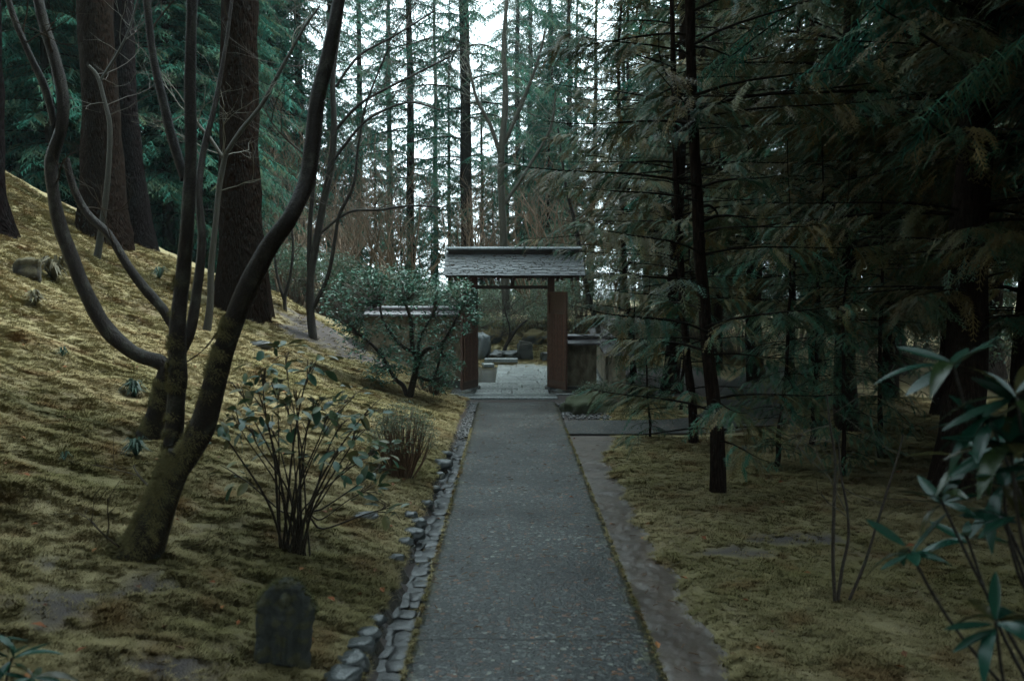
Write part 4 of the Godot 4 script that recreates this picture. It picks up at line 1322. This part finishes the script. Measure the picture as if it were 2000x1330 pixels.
func rhododendron(label: String, base: Vector3, whorls: Array, s: int) -> void:
	var g := gen(s)
	var t := thing("rhododendron_shrub", label, "shrub", base)
	var inv := t.transform.affine_inverse()
	var lv := []
	for k in 6:
		var col: Color = [Color(0.012, 0.052, 0.032), Color(0.014, 0.062, 0.040), Color(0.012, 0.046, 0.030), Color(0.030, 0.048, 0.018), Color(0.016, 0.068, 0.044), Color(0.048, 0.044, 0.016)][k]
		lv.append(big_leaf(0.19, 0.046, g.randf_range(0.0, 0.6), g.randf_range(0.05, 0.35), col))
	for w in whorls:
		var p := at(w[0], w[1], w[2])
		var from := base + Vector3(0, 0.05, 0)
		var m1 := from.lerp(p, 0.4) + Vector3(g.randf_range(0.0, 0.12), g.randf_range(-0.12, 0.0), g.randf_range(-0.1, 0.1))
		var m2 := from.lerp(p, 0.8) + Vector3(g.randf_range(-0.05, 0.05), g.randf_range(-0.12, -0.04), 0)
		var l := smooth_line([[from, 0.010], [m1, 0.007], [m2, 0.005], [p, 0.004]], 6)
		var mb := MB.new()
		mb.tube(l[0], l[1], 7, Color(0.050, 0.040, 0.032), 0.2, nz2)
		part("branch", to_local_mesh(mb, t), M.smooth_bark, t)
		var n: int = w[3]
		var axis := ((p - m2).normalized() + Vector3.UP * 0.5).normalized()
		for k in n:
			var a := TAU * k / n + g.randf_range(-0.3, 0.3)
			var u := axis.cross(Vector3(0.3, 0.2, 0.9)).normalized()
			var out := u.rotated(axis, a)
			var dir := (out + axis * g.randf_range(-0.3, 0.9) + Vector3.DOWN * g.randf_range(0.0, 0.5)).normalized()
			part("leaf", lv[g.randi() % 6], M.leaf_near, t, look(inv * (p + out * 0.008 + axis * g.randf_range(-0.02, 0.01)), dir, axis, g.randf_range(-0.35, 0.35), g.randf_range(0.6, 1.0) * w[4]))

func small_bush(called: String, label: String, group: String, base: Vector3, wdt: float, hgt: float, s: int, n: int, ll: float, a: Color, b: Color, bk: Color) -> void:
	var g := gen(s)
	var t := thing(called, label, "shrub", base, 0.0, group)
	var tw := MB.new()
	var fo := MB.new()
	for k in n:
		var ph := g.randf() * TAU
		var r := sqrt(g.randf())
		var top := Vector3(cos(ph) * r * wdt * 0.5, hgt * (0.45 + 0.5 * sqrt(max(0.0, 1.0 - r * r))) * g.randf_range(0.75, 1.05), sin(ph) * r * wdt * 0.5)
		var foot := Vector3(cos(ph) * r * wdt * 0.10, -0.06, sin(ph) * r * wdt * 0.10)
		if k % 2 == 0:
			var m := foot.lerp(top, 0.5) + Vector3(g.randf_range(-0.1, 0.1), -0.05, g.randf_range(-0.1, 0.1)) * wdt * 0.6
			tw.tube(PackedVector3Array([foot, m, top]), PackedFloat32Array([0.006, 0.0045, 0.002]), 3, bk, 0.0, null, false)
		for q in 8:
			var p := top + Vector3(g.randf_range(-1, 1), g.randf_range(-0.8, 0.5), g.randf_range(-1, 1)) * wdt * 0.11
			var dir := Vector3(g.randf_range(-1, 1), g.randf_range(-0.3, 0.7), g.randf_range(-1, 1)).normalized()
			var up := (Vector3.UP + Vector3(g.randf_range(-0.6, 0.6), 0, g.randf_range(-0.6, 0.6))).normalized()
			var l := ll * g.randf_range(0.7, 1.25)
			leaf(fo, p, dir, up, l, l * 0.24, a.lerp(b, g.randf()) * g.randf_range(0.7, 1.25))
	var o := part("stems", tw.mesh(), M.twig, t)
	o.set_meta("kind", "stuff")
	o = part("foliage", fo.mesh(), M.azalea, t)
	o.set_meta("kind", "stuff")

func grass_clump(px: float, py: float, size: float, n: int, col: Color, label: String, s: int) -> void:
	var g := gen(s)
	var t := thing("fern_clump", label, "plant", hit(px, py))
	var mb := MB.new()
	for k in n:
		var a := g.randf() * TAU
		var out := Vector3(cos(a), 0, sin(a))
		var sd := out.cross(Vector3.UP) * size * 0.05
		var h := size * g.randf_range(0.4, 0.9)
		var l := size * g.randf_range(0.5, 1.0)
		var c := col * g.randf_range(0.7, 1.3)
		var p1 := out * l * 0.4 + Vector3.UP * h
		var p2 := out * l + Vector3.UP * h * g.randf_range(0.2, 0.8)
		mb.quad(-sd * 0.6, p1 - sd, p1 + sd, sd * 0.6, c)
		mb.tri(p1 - sd, p2, p1 + sd, c)
	var o := part("foliage", mb.mesh(), M.cedar, t)
	o.set_meta("kind", "stuff")

func build_shrubs() -> void:
	var g := gen(310)
	camellia()
	leafy_bush()
	small_bush("azalea_shrub", "low fine-twigged azalea between the open shrub and the gutter", "", hit(786, 934), 0.62, 0.72, 320, 330, 0.026, Color(0.070, 0.125, 0.085), Color(0.140, 0.135, 0.078), Color(0.11, 0.07, 0.045))
	small_bush("azalea_shrub", "small bare-based azalea below the camellia by the wet kerb", "", hit(842, 772), 0.7, 0.55, 321, 150, 0.03, Color(0.070, 0.125, 0.085), Color(0.140, 0.135, 0.078), Color(0.07, 0.052, 0.04))
	# big leaves close by on the right and in the lower left corner
	rhododendron("large-leaved rhododendron reaching in over the moss right of the path", Vector3(1.95, ground_height(1.95, -2.5), -2.5), [[1862, 712, 2.5, 10, 1.15], [1985, 775, 2.3, 12, 1.3], [1935, 820, 2.4, 11, 1.25], [1975, 870, 2.3, 11, 1.25], [1838, 975, 2.6, 9, 0.95], [1775, 1072, 2.55, 8, 0.9], [1945, 1215, 2.2, 10, 1.05], [1990, 1010, 2.4, 9, 1.0], [1910, 900, 2.6, 9, 1.1], [2040, 900, 2.2, 9, 1.1], [1890, 1050, 2.7, 8, 0.9], [1960, 950, 2.5, 9, 1.1]], 331)
	rhododendron("large-leaved rhododendron sprig poking up at the near foot of the slope", Vector3(-1.75, ground_height(-1.75, -2.7), -2.7), [[22, 1285, 2.75, 8, 0.75], [62, 1325, 2.65, 8, 0.7], [-20, 1240, 2.7, 8, 0.8]], 332)
	# azaleas and camellias beyond the gate
	var ga := Color(0.070, 0.125, 0.085)
	var gb := Color(0.140, 0.135, 0.078)
	for q in [[962, 662, 1.3, 0.7], [1035, 658, 1.8, 0.9], [1082, 660, 1.6, 0.9], [938, 645, 1.4, 1.3], [900, 655, 2.0, 1.2], [1125, 650, 2.2, 1.3], [1000, 642, 1.9, 1.0], [1062, 640, 2.0, 1.2]]:
		var p := hit(q[0], q[1])
		small_bush("azalea_shrub", "rounded azalea on the mossy rise beyond the gate", "azaleas beyond the gate", p, q[2], q[3], 340 + int(q[0]), 150, 0.065, ga, gb, Color(0.07, 0.055, 0.045))
	for q in [[690, 24.5, 2.4, 1.5], [750, 26.0, 2.6, 2.1], [830, 25.0, 2.4, 1.3], [640, 23.0, 2.2, 1.9], [570, 21.5, 1.8, 1.7], [1150, 26.0, 2.8, 2.6], [1215, 24.5, 2.6, 2.4], [1290, 24.0, 2.6, 2.4], [880, 28.0, 2.6, 1.5], [940, 33.0, 2.8, 1.3], [1020, 35.0, 3.0, 1.5], [1085, 30.0, 2.8, 1.7], [1370, 23.0, 2.6, 2.2], [1450, 22.0, 2.4, 2.0], [1560, 24.0, 2.8, 2.2], [1680, 23.0, 2.8, 2.2], [505, 30.0, 2.8, 2.2], [420, 27.0, 2.4, 2.2], [1800, 22.0, 2.6, 2.2], [1900, 17.5, 2.2, 1.7], [1985, 16.5, 2.2, 1.7], [2060, 15.5, 2.2, 1.6], [1750, 19.0, 2.0, 1.5], [1930, 21.0, 2.8, 2.2]]:
		var p := on_ground(q[0], q[1], 0.1)
		small_bush("camellia_shrub", "glossy evergreen shrub in the brush around the court", "evergreen shrubs around the court", p, q[2], q[3], 400 + int(q[0]), 260, 0.095, Color(0.045, 0.092, 0.066), Color(0.09, 0.11, 0.065), Color(0.06, 0.045, 0.038))
	# little tree in the court
	var b := hit(985, 690)
	limb_tree("maple_tree", "small crooked maple on the moss beyond the gate", b, [
		["trunk", -b.z, [[984, 692, 11], [988, 676, 8], [1000, 656, 7], [1012, 640, 5], [1030, 625, 3]]],
		["limb", -b.z, [[992, 668, 5], [996, 645, 4], [990, 620, 3], [985, 600, 2]]],
	], 12, 351, Color(0.04, 0.033, 0.03))
	# sapling in the moss at right
	b = hit(1636, 1176)
	limb_tree("maple_sapling", "three-stemmed leafless sapling in the moss beside the rhododendron", b, [
		["stem", -b.z, [[1632, 1180, 8], [1628, 1090, 7], [1630, 980, 6], [1632, 900, 5], [1622, 830, 4], [1616, 770, 3]]],
		["stem", -b.z, [[1636, 1178, 8], [1646, 1110, 7], [1658, 1050, 6], [1655, 990, 5], [1642, 920, 4], [1640, 850, 3]]],
		["stem", -b.z, [[1660, 1172, 6], [1690, 1100, 6], [1712, 1030, 5], [1738, 945, 5], [1752, 900, 4], [1765, 850, 3]]],
	], 3, 352, Color(0.075, 0.062, 0.05), 1, "sapling")
	# plants dotted on the moss
	var tl := Color(0.035, 0.062, 0.045)
	grass_clump(265, 892, 0.17, 40, tl, "dark strap-leaved clump left of the mossy maple foot", 361)
	grass_clump(262, 776, 0.20, 46, tl * 0.8, "dark strap-leaved clump beside the bowed maple's trunk", 362)
	grass_clump(125, 902, 0.09, 12, tl * 1.4, "tiny pale green sprig alone on the slope", 363)
	grass_clump(122, 698, 0.13, 16, tl, "small green sprig under the bowed limbs", 364)
	grass_clump(105, 548, 0.40, 60, Color(0.085, 0.075, 0.048), "dry grey grass clump beside the mossy stump", 365)
	grass_clump(68, 598, 0.22, 40, Color(0.07, 0.062, 0.035), "low rusty tuft in the middle of the slope", 366)
	grass_clump(310, 545, 0.25, 30, tl, "low green fern behind the forked maple", 367)
	grass_clump(1455, 884, 0.12, 10, Color(0.12, 0.14, 0.12), "pale sprig on the moss beside the slender cedar", 368)
	small_bush("azalea_shrub", "low dark shrub over the mossy boulder right of the gate", "", hit(1165, 795), 0.7, 0.42, 369, 150, 0.04, Color(0.070, 0.125, 0.085), Color(0.140, 0.135, 0.078), Color(0.05, 0.04, 0.034))

# ---------------------------------------------------------------- stones
func boulder(label: String, px: float, py: float, size: Vector3, s: int, col: Color, top = null, group := "", sink := 0.3, called := "boulder", boxy := 0.8) -> void:
	var p := hit(px, py)
	var m := part(called, rock_mesh(s, size, boxy, 0.45, col, 26, 16, top), M.stone if top == null else M.mossy, self, Transform3D(Basis(Vector3.UP, s * 1.7), p + Vector3(0, size.y * (0.5 - sink), 0)))
	tag(m, label, "stone", group)

func build_stones() -> void:
	var mossc := Color(0.16, 0.125, 0.05)
	var dk := Color(0.05, 0.052, 0.05)
	boulder("low moss-covered boulder at the foot of the wall right of the gate", 1150, 806, Vector3(0.85, 0.42, 0.6), 601, Color(0.06, 0.066, 0.036), Color(0.065, 0.080, 0.036))
	boulder("pale upright boulder just inside the gate by the left door", 938, 701, Vector3(0.42, 0.75, 0.45), 602, Color(0.13, 0.15, 0.155), null, "", 0.12)
	boulder("rounded boulder furred with ochre moss left of the crooked maple", 957, 668, Vector3(0.75, 0.5, 0.6), 603, dk, mossc)
	boulder("dark boulder with an ochre moss crown beside the open right door", 1048, 668, Vector3(0.8, 0.45, 0.6), 604, dk, mossc)
	boulder("dark low rock at the court's back edge under the crooked maple", 972, 700, Vector3(0.7, 0.3, 0.4), 605, dk, null, "dark rocks at the back of the court")
	boulder("dark low rock at the court's back edge under the crooked maple", 998, 700, Vector3(0.6, 0.28, 0.4), 606, dk, null, "dark rocks at the back of the court")
	boulder("short dark stone post beside the pale upright boulder", 953, 695, Vector3(0.13, 0.42, 0.13), 607, dk, null, "", 0.1, "stone_post", 0.35)
	boulder("square dark stone block standing at the court's back edge", 1026, 702, Vector3(0.36, 0.46, 0.3), 608, dk, Color(0.06, 0.062, 0.05), "", 0.08, "stone_block", 0.28)
	boulder("small dark block half hidden by the open right door", 1066, 704, Vector3(0.3, 0.22, 0.25), 609, dk * 0.7, null, "", 0.08, "stone_block", 0.3)
	boulder("black rock half buried in the moss above the open shrub", 508, 680, Vector3(0.34, 0.14, 0.25), 610, Color(0.03, 0.028, 0.026), null, "", 0.25)
	boulder("mossy stump on the upper left of the slope", 55, 545, Vector3(0.32, 0.34, 0.3), 611, Color(0.05, 0.042, 0.03), Color(0.10, 0.085, 0.04), "", 0.2, "stump", 0.5)
	boulder("flat grey stone showing through the moss under the leafy shrub", 710, 1010, Vector3(0.22, 0.05, 0.14), 612, Color(0.11, 0.11, 0.115), null, "", 0.4)
	# low stone bench slabs in the court
	var mb := MB.new()
	mb.cbox(Vector3.ZERO, Vector3(0.82, 0.10, 0.30), 0.015, Color(0.17, 0.19, 0.19))
	var o := part("bench_slab", mb.mesh(), M.slab, self, Transform3D(Basis(), Vector3(-0.22, 0.16, -21.2)))
	tag(o, "long low stone slab before the dark rocks in the court", "slab")
	mb = MB.new()
	mb.cbox(Vector3.ZERO, Vector3(0.26, 0.09, 0.34), 0.015, Color(0.18, 0.20, 0.20))
	o = part("bench_slab", mb.mesh(), M.slab, self, Transform3D(Basis(Vector3.UP, 0.2), Vector3(-0.52, 0.11, -20.4)))
	tag(o, "short pale stone slab at the near end of the long one", "slab")

func stele() -> void:
	# rounded upright stone with a worn standing figure in relief
	var p := hit(552, 1292)
	var t := thing("stone_stele", "dark round-topped stone with a worn standing figure in relief, beside the gutter", "stone", p, 0.12)
	t.rotation.z = -0.05
	t.rotation.x = -0.06
	var w := 0.27
	var h := 0.42
	var nx := 44
	var ny := 60
	var st := SurfaceTool.new()
	st.begin(Mesh.PRIMITIVE_TRIANGLES)
	st.set_smooth_group(0)
	var f := func(i: int, j: int) -> Vector3:
		var v := float(j) / ny
		var u := 2.0 * i / nx - 1.0
		var half := w * 0.5 * (0.96 + 0.06 * v)
		if v > 0.62: half *= sqrt(max(0.0, 1.0 - pow((v - 0.62) / 0.385, 2.0))) * 0.9 + 0.1 * (1.0 - (v - 0.62) / 0.385)
		half *= 1.0 + 0.16 * nz.get_noise_2d(v * 110.0, 5.0 + 30.0 * signf(u))
		var x := u * half
		var y := v * h - 0.04
		var z := 0.055 * sqrt(max(0.0, 1.0 - pow(absf(u), 7.0))) * sqrt(max(0.0, 1.0 - pow(v, 14.0)))
		# niche, robe, folded arms, hands, head
		var yy := y
		var fig := 0.0
		var bw := lerpf(0.052, 0.040, clampf(yy / 0.22, 0.0, 1.0))
		fig = max(fig, 0.028 * sqrt(max(0.0, 1.0 - pow(x / bw, 2.0))) * smoothstep(0.275, 0.255, yy) * smoothstep(-0.02, 0.02, yy))
		fig = max(fig, 0.036 * sqrt(max(0.0, 1.0 - pow(x / 0.058, 2.0) - pow((yy - 0.19) / 0.045, 2.0))))
		fig = max(fig, 0.044 * sqrt(max(0.0, 1.0 - pow(x / 0.018, 2.0) - pow((yy - 0.215) / 0.022, 2.0))))
		fig = max(fig, 0.042 * sqrt(max(0.0, 1.0 - pow(x / 0.024, 2.0) - pow((yy - 0.300) / 0.033, 2.0))))
		fig += 0.006 * sin(x * 260.0) * smoothstep(0.045, 0.03, absf(x)) * smoothstep(0.16, 0.12, yy) * smoothstep(0.0, 0.03, yy)
		var niche := -0.012 * smoothstep(0.085, 0.070, absf(x)) * smoothstep(0.35, 0.335, yy)
		z += fig + niche + 0.012 * nz2.get_noise_3d(x * 5.0, yy * 5.0, 1.0) + 0.006 * nz2.get_noise_3d(x * 18.0, yy * 18.0, 4.0)
		return Vector3(x, y, z)
	for j in ny:
		for i in nx:
			for q in [[i, j], [i, j + 1], [i + 1, j + 1], [i, j], [i + 1, j + 1], [i + 1, j]]:
				var a: Vector3 = f.call(q[0], q[1])
				var m := smoothstep(0.05, 0.25, nz.get_noise_2d(a.x * 400.0, a.y * 400.0))
				st.set_color(Color(0.040, 0.046, 0.038).lerp(Color(0.070, 0.066, 0.030), m))
				st.add_vertex(a)
				# plain back
	st.index()
	st.generate_normals()
	var front := st.commit()
	part("carved_face", front, M.mossy, t)
	var back := MB.new()
	var ring := []
	for j in ny + 1: ring.append(f.call(0, j))
	for j in ny + 1: ring.append(f.call(nx, ny - j))
	for k in ring.size():
		var a: Vector3 = ring[k]
		var b: Vector3 = ring[(k + 1) % ring.size()]
		var a2 := Vector3(a.x * 0.97, a.y * 0.99, -0.07)
		var b2 := Vector3(b.x * 0.97, b.y * 0.99, -0.07)
		back.out_quad(a, b, b2, a2, Vector3(0, 0.15, -0.02), Color(0.045, 0.05, 0.04))
		back.out_tri(a2, b2, Vector3(0, 0.15, -0.075), Vector3(0, 0.15, -0.02), Color(0.045, 0.05, 0.04))
	part("block", back.mesh(), M.mossy, t)
	# moss growing over the crown of the stone
	var g := gen(377)
	var xfs := []
	var cols := []
	for k in 420:
		var j := g.randi_range(int(ny * 0.66), ny - 1)
		var i := (0 if g.randf() < 0.5 else nx)
		var e: Vector3 = f.call(i, j)
		if g.randf() < 0.4: e = f.call(g.randi_range(2, nx - 2), ny - 1)
		xfs.append(Transform3D(Basis.from_euler(Vector3(g.randf_range(-0.8, 0.8), g.randf() * 6.0, g.randf_range(-0.8, 0.8))).scaled(Vector3.ONE * g.randf_range(0.35, 0.6)), Vector3(e.x, e.y - 0.004, g.randf_range(-0.07, 0.03))))
		cols.append(Color(0.10, 0.095, 0.04) * g.randf_range(0.6, 1.2))
	scatter("moss", moss_tuft(), M.moss, xfs, cols, t)

# ---------------------------------------------------------------- moss and litter
func moss_tuft() -> ArrayMesh:
	var g := gen(801)
	var mb := MB.new()
	for k in 22:
		var a := TAU * k / 22.0 + g.randf_range(-0.3, 0.3)
		var out := Vector3(cos(a), 0, sin(a))
		var sd := out.cross(Vector3.UP) * 0.0022
		var b := out * g.randf_range(0.0, 0.026)
		var lean := Vector3(g.randf_range(-1, 1), 0, g.randf_range(-1, 1))
		var tip := b + (out + lean) * g.randf_range(0.004, 0.016) + Vector3.UP * g.randf_range(0.006, 0.018)
		var k2 := g.randf_range(0.8, 1.2)
		mb.tri(b - sd, tip, b + sd, Color(k2, k2, k2))
		for q in 3: mb.n.append((Vector3.UP + out * 0.6).normalized())
	return mb.mesh()

func build_moss() -> void:
	var g := gen(802)
	var tuft := moss_tuft()
	for side in 2:
		var xfs := []
		var cols := []
		var want := 210000 if side == 0 else 90000
		var tries := 0
		while xfs.size() < want and tries < want * 7:
			tries += 1
			var d := 2.6 + 16.0 * pow(g.randf(), 1.5)
			var reach := 0.64 * d + 0.4
			var x := -g.randf() * reach if side == 0 else g.randf() * reach
			if side == 0 and x > bank_edge(d) + 0.035: continue
			if side == 1 and (x < strip_edge(d) - 0.02 or x > 8.5 or d > 15.0): continue
			if side == 1 and d > 11.2 and d < 12.72 and x < 3.5: continue
			if side == 1 and d > 12.7 and x < 1.5: continue
			if side == 1 and Vector2(x - 3.6, d - 13.6).length() < 1.0: continue
			if side == 0 and d > 16.0 and x > -3.4: continue
			if soil_amount(x, -d) > 0.35 and g.randf() < 0.93: continue
			if nz.get_noise_2d(x * 120.0, d * 120.0) < -0.28 and g.randf() < 0.6: continue
			var y := ground_height(x, -d)
			var sc := g.randf_range(0.6, 1.35) * (0.52 + 0.060 * d) * (1.0 + 0.5 * nz.get_noise_2d(x * 60.0 + 7.0, d * 60.0))
			xfs.append(Transform3D(Basis.from_euler(Vector3(g.randf_range(-0.3, 0.3), g.randf() * TAU, g.randf_range(-0.3, 0.3))).scaled(Vector3(sc * 1.25, sc, sc * 1.25)), Vector3(x, y - 0.003, -d)))
			cols.append(moss_color(x, -d, g))
		if side == 0:
			# moss that has crept between the cobbles and over both rims of the path
			for k in 3400:
				var d := 2.8 + 9.0 * pow(g.randf(), 1.4)
				var x := 0.0
				var y := 0.002
				if k < 1800:
					x = g.randf_range(bank_edge(d) + 0.01, PATH_L)
					y = -0.040
				else:
					var into := absf(g.randfn(0.0, 0.011))
					if nz.get_noise_2d(d * 90.0, 500.0 + (k % 2) * 90.0) < 0.02: into *= 0.4
					x = PATH_L + into if k % 2 == 0 else PATH_R - into
				var sc := g.randf_range(0.35, 0.7)
				xfs.append(Transform3D(Basis.from_euler(Vector3(g.randf_range(-0.4, 0.4), g.randf() * TAU, g.randf_range(-0.4, 0.4))).scaled(Vector3(sc * 1.2, sc, sc * 1.2)), Vector3(x, y, -d)))
				cols.append(moss_color(x, -d, g))
		var o := scatter("moss", tuft, M.moss, xfs, cols)
		o.set_meta("label", "ochre and green moss covering the slope left of the path" if side == 0 else "dark moss carpet under the cedars right of the path")
		o.set_meta("category", "moss")
	# the moss on the rise beyond the gate
	var xr := []
	var cr := []
	for k in 14000:
		var d := g.randf_range(20.6, 28.0)
		var x := g.randf_range(-3.5, 6.0)
		var sc := g.randf_range(2.0, 3.4)
		xr.append(Transform3D(Basis.from_euler(Vector3(0, g.randf() * TAU, 0)).scaled(Vector3.ONE * sc), Vector3(x, ground_height(x, -d) - 0.004, -d)))
		cr.append(moss_color(x - 20.0, -d, g))
	var mo := scatter("moss", tuft, M.moss, xr, cr)
	mo.set_meta("label", "bright ochre moss on the rise beyond the gate")
	mo.set_meta("category", "moss")
	# fallen leaves
	var lf := MB.new()
	leaf(lf, Vector3.ZERO, Vector3.RIGHT, Vector3.UP, 0.06, 0.017, Color.WHITE)
	var xfs := []
	var cols := []
	for k in 260:
		var d := 2.8 + 12.0 * pow(g.randf(), 1.4)
		var x := g.randf_range(-0.62 * d, 0.6 * d)
		if x > PATH_L - 0.05 and x < PATH_R and g.randf() < 0.9: continue
		if x > 1.4 and d > 11: continue
		var y: float = max(ground_height(x, -d) + 0.022, 0.014 if x > PATH_L and x < PATH_R else -1.0)
		xfs.append(Transform3D(Basis.from_euler(Vector3(g.randf_range(-0.4, 0.4), g.randf() * TAU, g.randf_range(-0.4, 0.4))).scaled(Vector3.ONE * g.randf_range(0.5, 1.2)), Vector3(x, y, -d)))
		cols.append([Color(0.24, 0.085, 0.035), Color(0.30, 0.13, 0.05), Color(0.14, 0.06, 0.03)][g.randi() % 3] * g.randf_range(0.6, 1.2))
	var nd := MB.new()
	nd.cbox(Vector3.ZERO, Vector3(0.035, 0.003, 0.004), 0.001, Color.WHITE)
	var xn := []
	var cn := []
	for k in 900:
		var d := 3.0 + 11.0 * pow(g.randf(), 1.5)
		var x := g.randf_range(PATH_L, strip_edge(d))
		if nz.get_noise_2d(x * 70.0, d * 70.0) < 0.0 and g.randf() < 0.75: continue
		if x > PATH_R and d > 11.0: continue
		var y: float = 0.013 if x < PATH_R - 0.01 else max(ground_height(x, -d) + 0.014, -0.012)
		xn.append(Transform3D(Basis.from_euler(Vector3(0, g.randf() * TAU, g.randf_range(-0.15, 0.15))).scaled(Vector3.ONE * g.randf_range(0.5, 1.6)), Vector3(x, y, -d)))
		cn.append(Color(0.10, 0.055, 0.028) * g.randf_range(0.5, 1.4))
	var lit := scatter("fallen_needles", nd.mesh(), M.twig, xn, cn)
	lit.set_meta("label", "brown needles and twiglets strewn over the path and wet soil")
	lit.set_meta("category", "litter")
	var o := scatter("fallen_leaves", lf.mesh(), M.twig, xfs, cols)
	o.set_meta("label", "rust-red fallen leaves dotted over the moss")
	o.set_meta("category", "leaves")

func _ready() -> void:
	# camera
	var cam := Camera3D.new()
	cam.fov = rad_to_deg(2.0 * atan(665.0 / FOCAL))
	cam.far = 400.0
	cam.near = 0.05
	cam.position = Vector3(0, EYE, 0)
	cam.rotation = Vector3(-atan((665.0 - 564.0) / FOCAL), -4.0 / FOCAL, 0)
	var lens := CameraAttributesPhysical.new()
	lens.frustum_focal_length = 30.7
	lens.frustum_focus_distance = 12.5
	lens.exposure_aperture = 2.8
	cam.attributes = lens
	cam.fov = rad_to_deg(2.0 * atan(665.0 / FOCAL))
	add_child(cam)
	view = cam.transform
	# overcast sky
	var sky_mat := ProceduralSkyMaterial.new()
	sky_mat.sky_top_color = Color(0.86, 0.95, 0.98)
	sky_mat.sky_horizon_color = Color(0.90, 0.98, 1.0)
	sky_mat.sky_curve = 0.2
	sky_mat.ground_bottom_color = Color(0.10, 0.11, 0.10)
	sky_mat.ground_horizon_color = Color(0.35, 0.40, 0.40)
	sky_mat.sky_energy_multiplier = 1.0
	var env := Environment.new()
	env.background_mode = Environment.BG_SKY
	env.sky = Sky.new()
	env.sky.sky_material = sky_mat
	env.tonemap_mode = Environment.TONE_MAPPER_LINEAR
	env.tonemap_exposure = 5.0
	env.fog_enabled = true
	env.fog_density = 0.0004
	env.fog_light_color = Color(0.80, 0.92, 0.92)
	env.sdfgi_enabled = true
	env.ssao_enabled = true
	env.ssil_enabled = true
	var we := WorldEnvironment.new()
	we.environment = env
	add_child(we)
	# the veiled sun, high over the gap above the path
	var sun := DirectionalLight3D.new()
	sun.light_energy = 0.5
	sun.light_color = Color(0.95, 1.0, 1.0)
	sun.light_angular_distance = 14.0
	sun.shadow_enabled = true
	sun.rotation = Vector3(deg_to_rad(-65), deg_to_rad(106), 0)
	add_child(sun)

	nz.seed = 4
	nz.frequency = 0.03
	nz.fractal_octaves = 3
	nz2.seed = 9
	nz2.frequency = 2.2
	nz2.fractal_octaves = 3
	mounds = [[at(505, 600, 16.5), 1.2, 0.25], [at(520, 600, 17.0), 1.5, 0.2]]
	make_materials()
	M.wet = mat(0.10, null, noise_normal(0.05, 4, 3.0, 61), Vector3(1.5, 1.5, 1.5), 0.4)
	M.leaf_near = mat(0.24, noise_tex(0.03, 4, Color(0.7, 0.72, 0.7), Color.WHITE, 62), null, Vector3(9, 9, 9))
	M.leaf_near.metallic_specular = 0.3
	for q in [[100, 1185, .16, .28], [290, 1140, .14, .16], [350, 1310, .25, .12], [640, 655, .9, 1.3], [700, 690, .8, .8], [1560, 1050, .35, .2], [1450, 1080, .3, .15], [85, 1100, .12, .1]]:
		soil_spots.append([hit(q[0], q[1]), q[2], q[3]])
	var t0 := Time.get_ticks_msec()
	build_ground()
	build_paths()
	build_court()
	print("ground ", Time.get_ticks_msec() - t0)
	build_gate()
	build_walls()
	make_protos()
	print("protos ", Time.get_ticks_msec() - t0)
	build_forest()
	build_slope_trees()
	print("trees ", Time.get_ticks_msec() - t0)
	build_shrubs()
	build_stones()
	stele()
	print("shrubs ", Time.get_ticks_msec() - t0)
	build_moss()
	print("moss ", Time.get_ticks_msec() - t0)
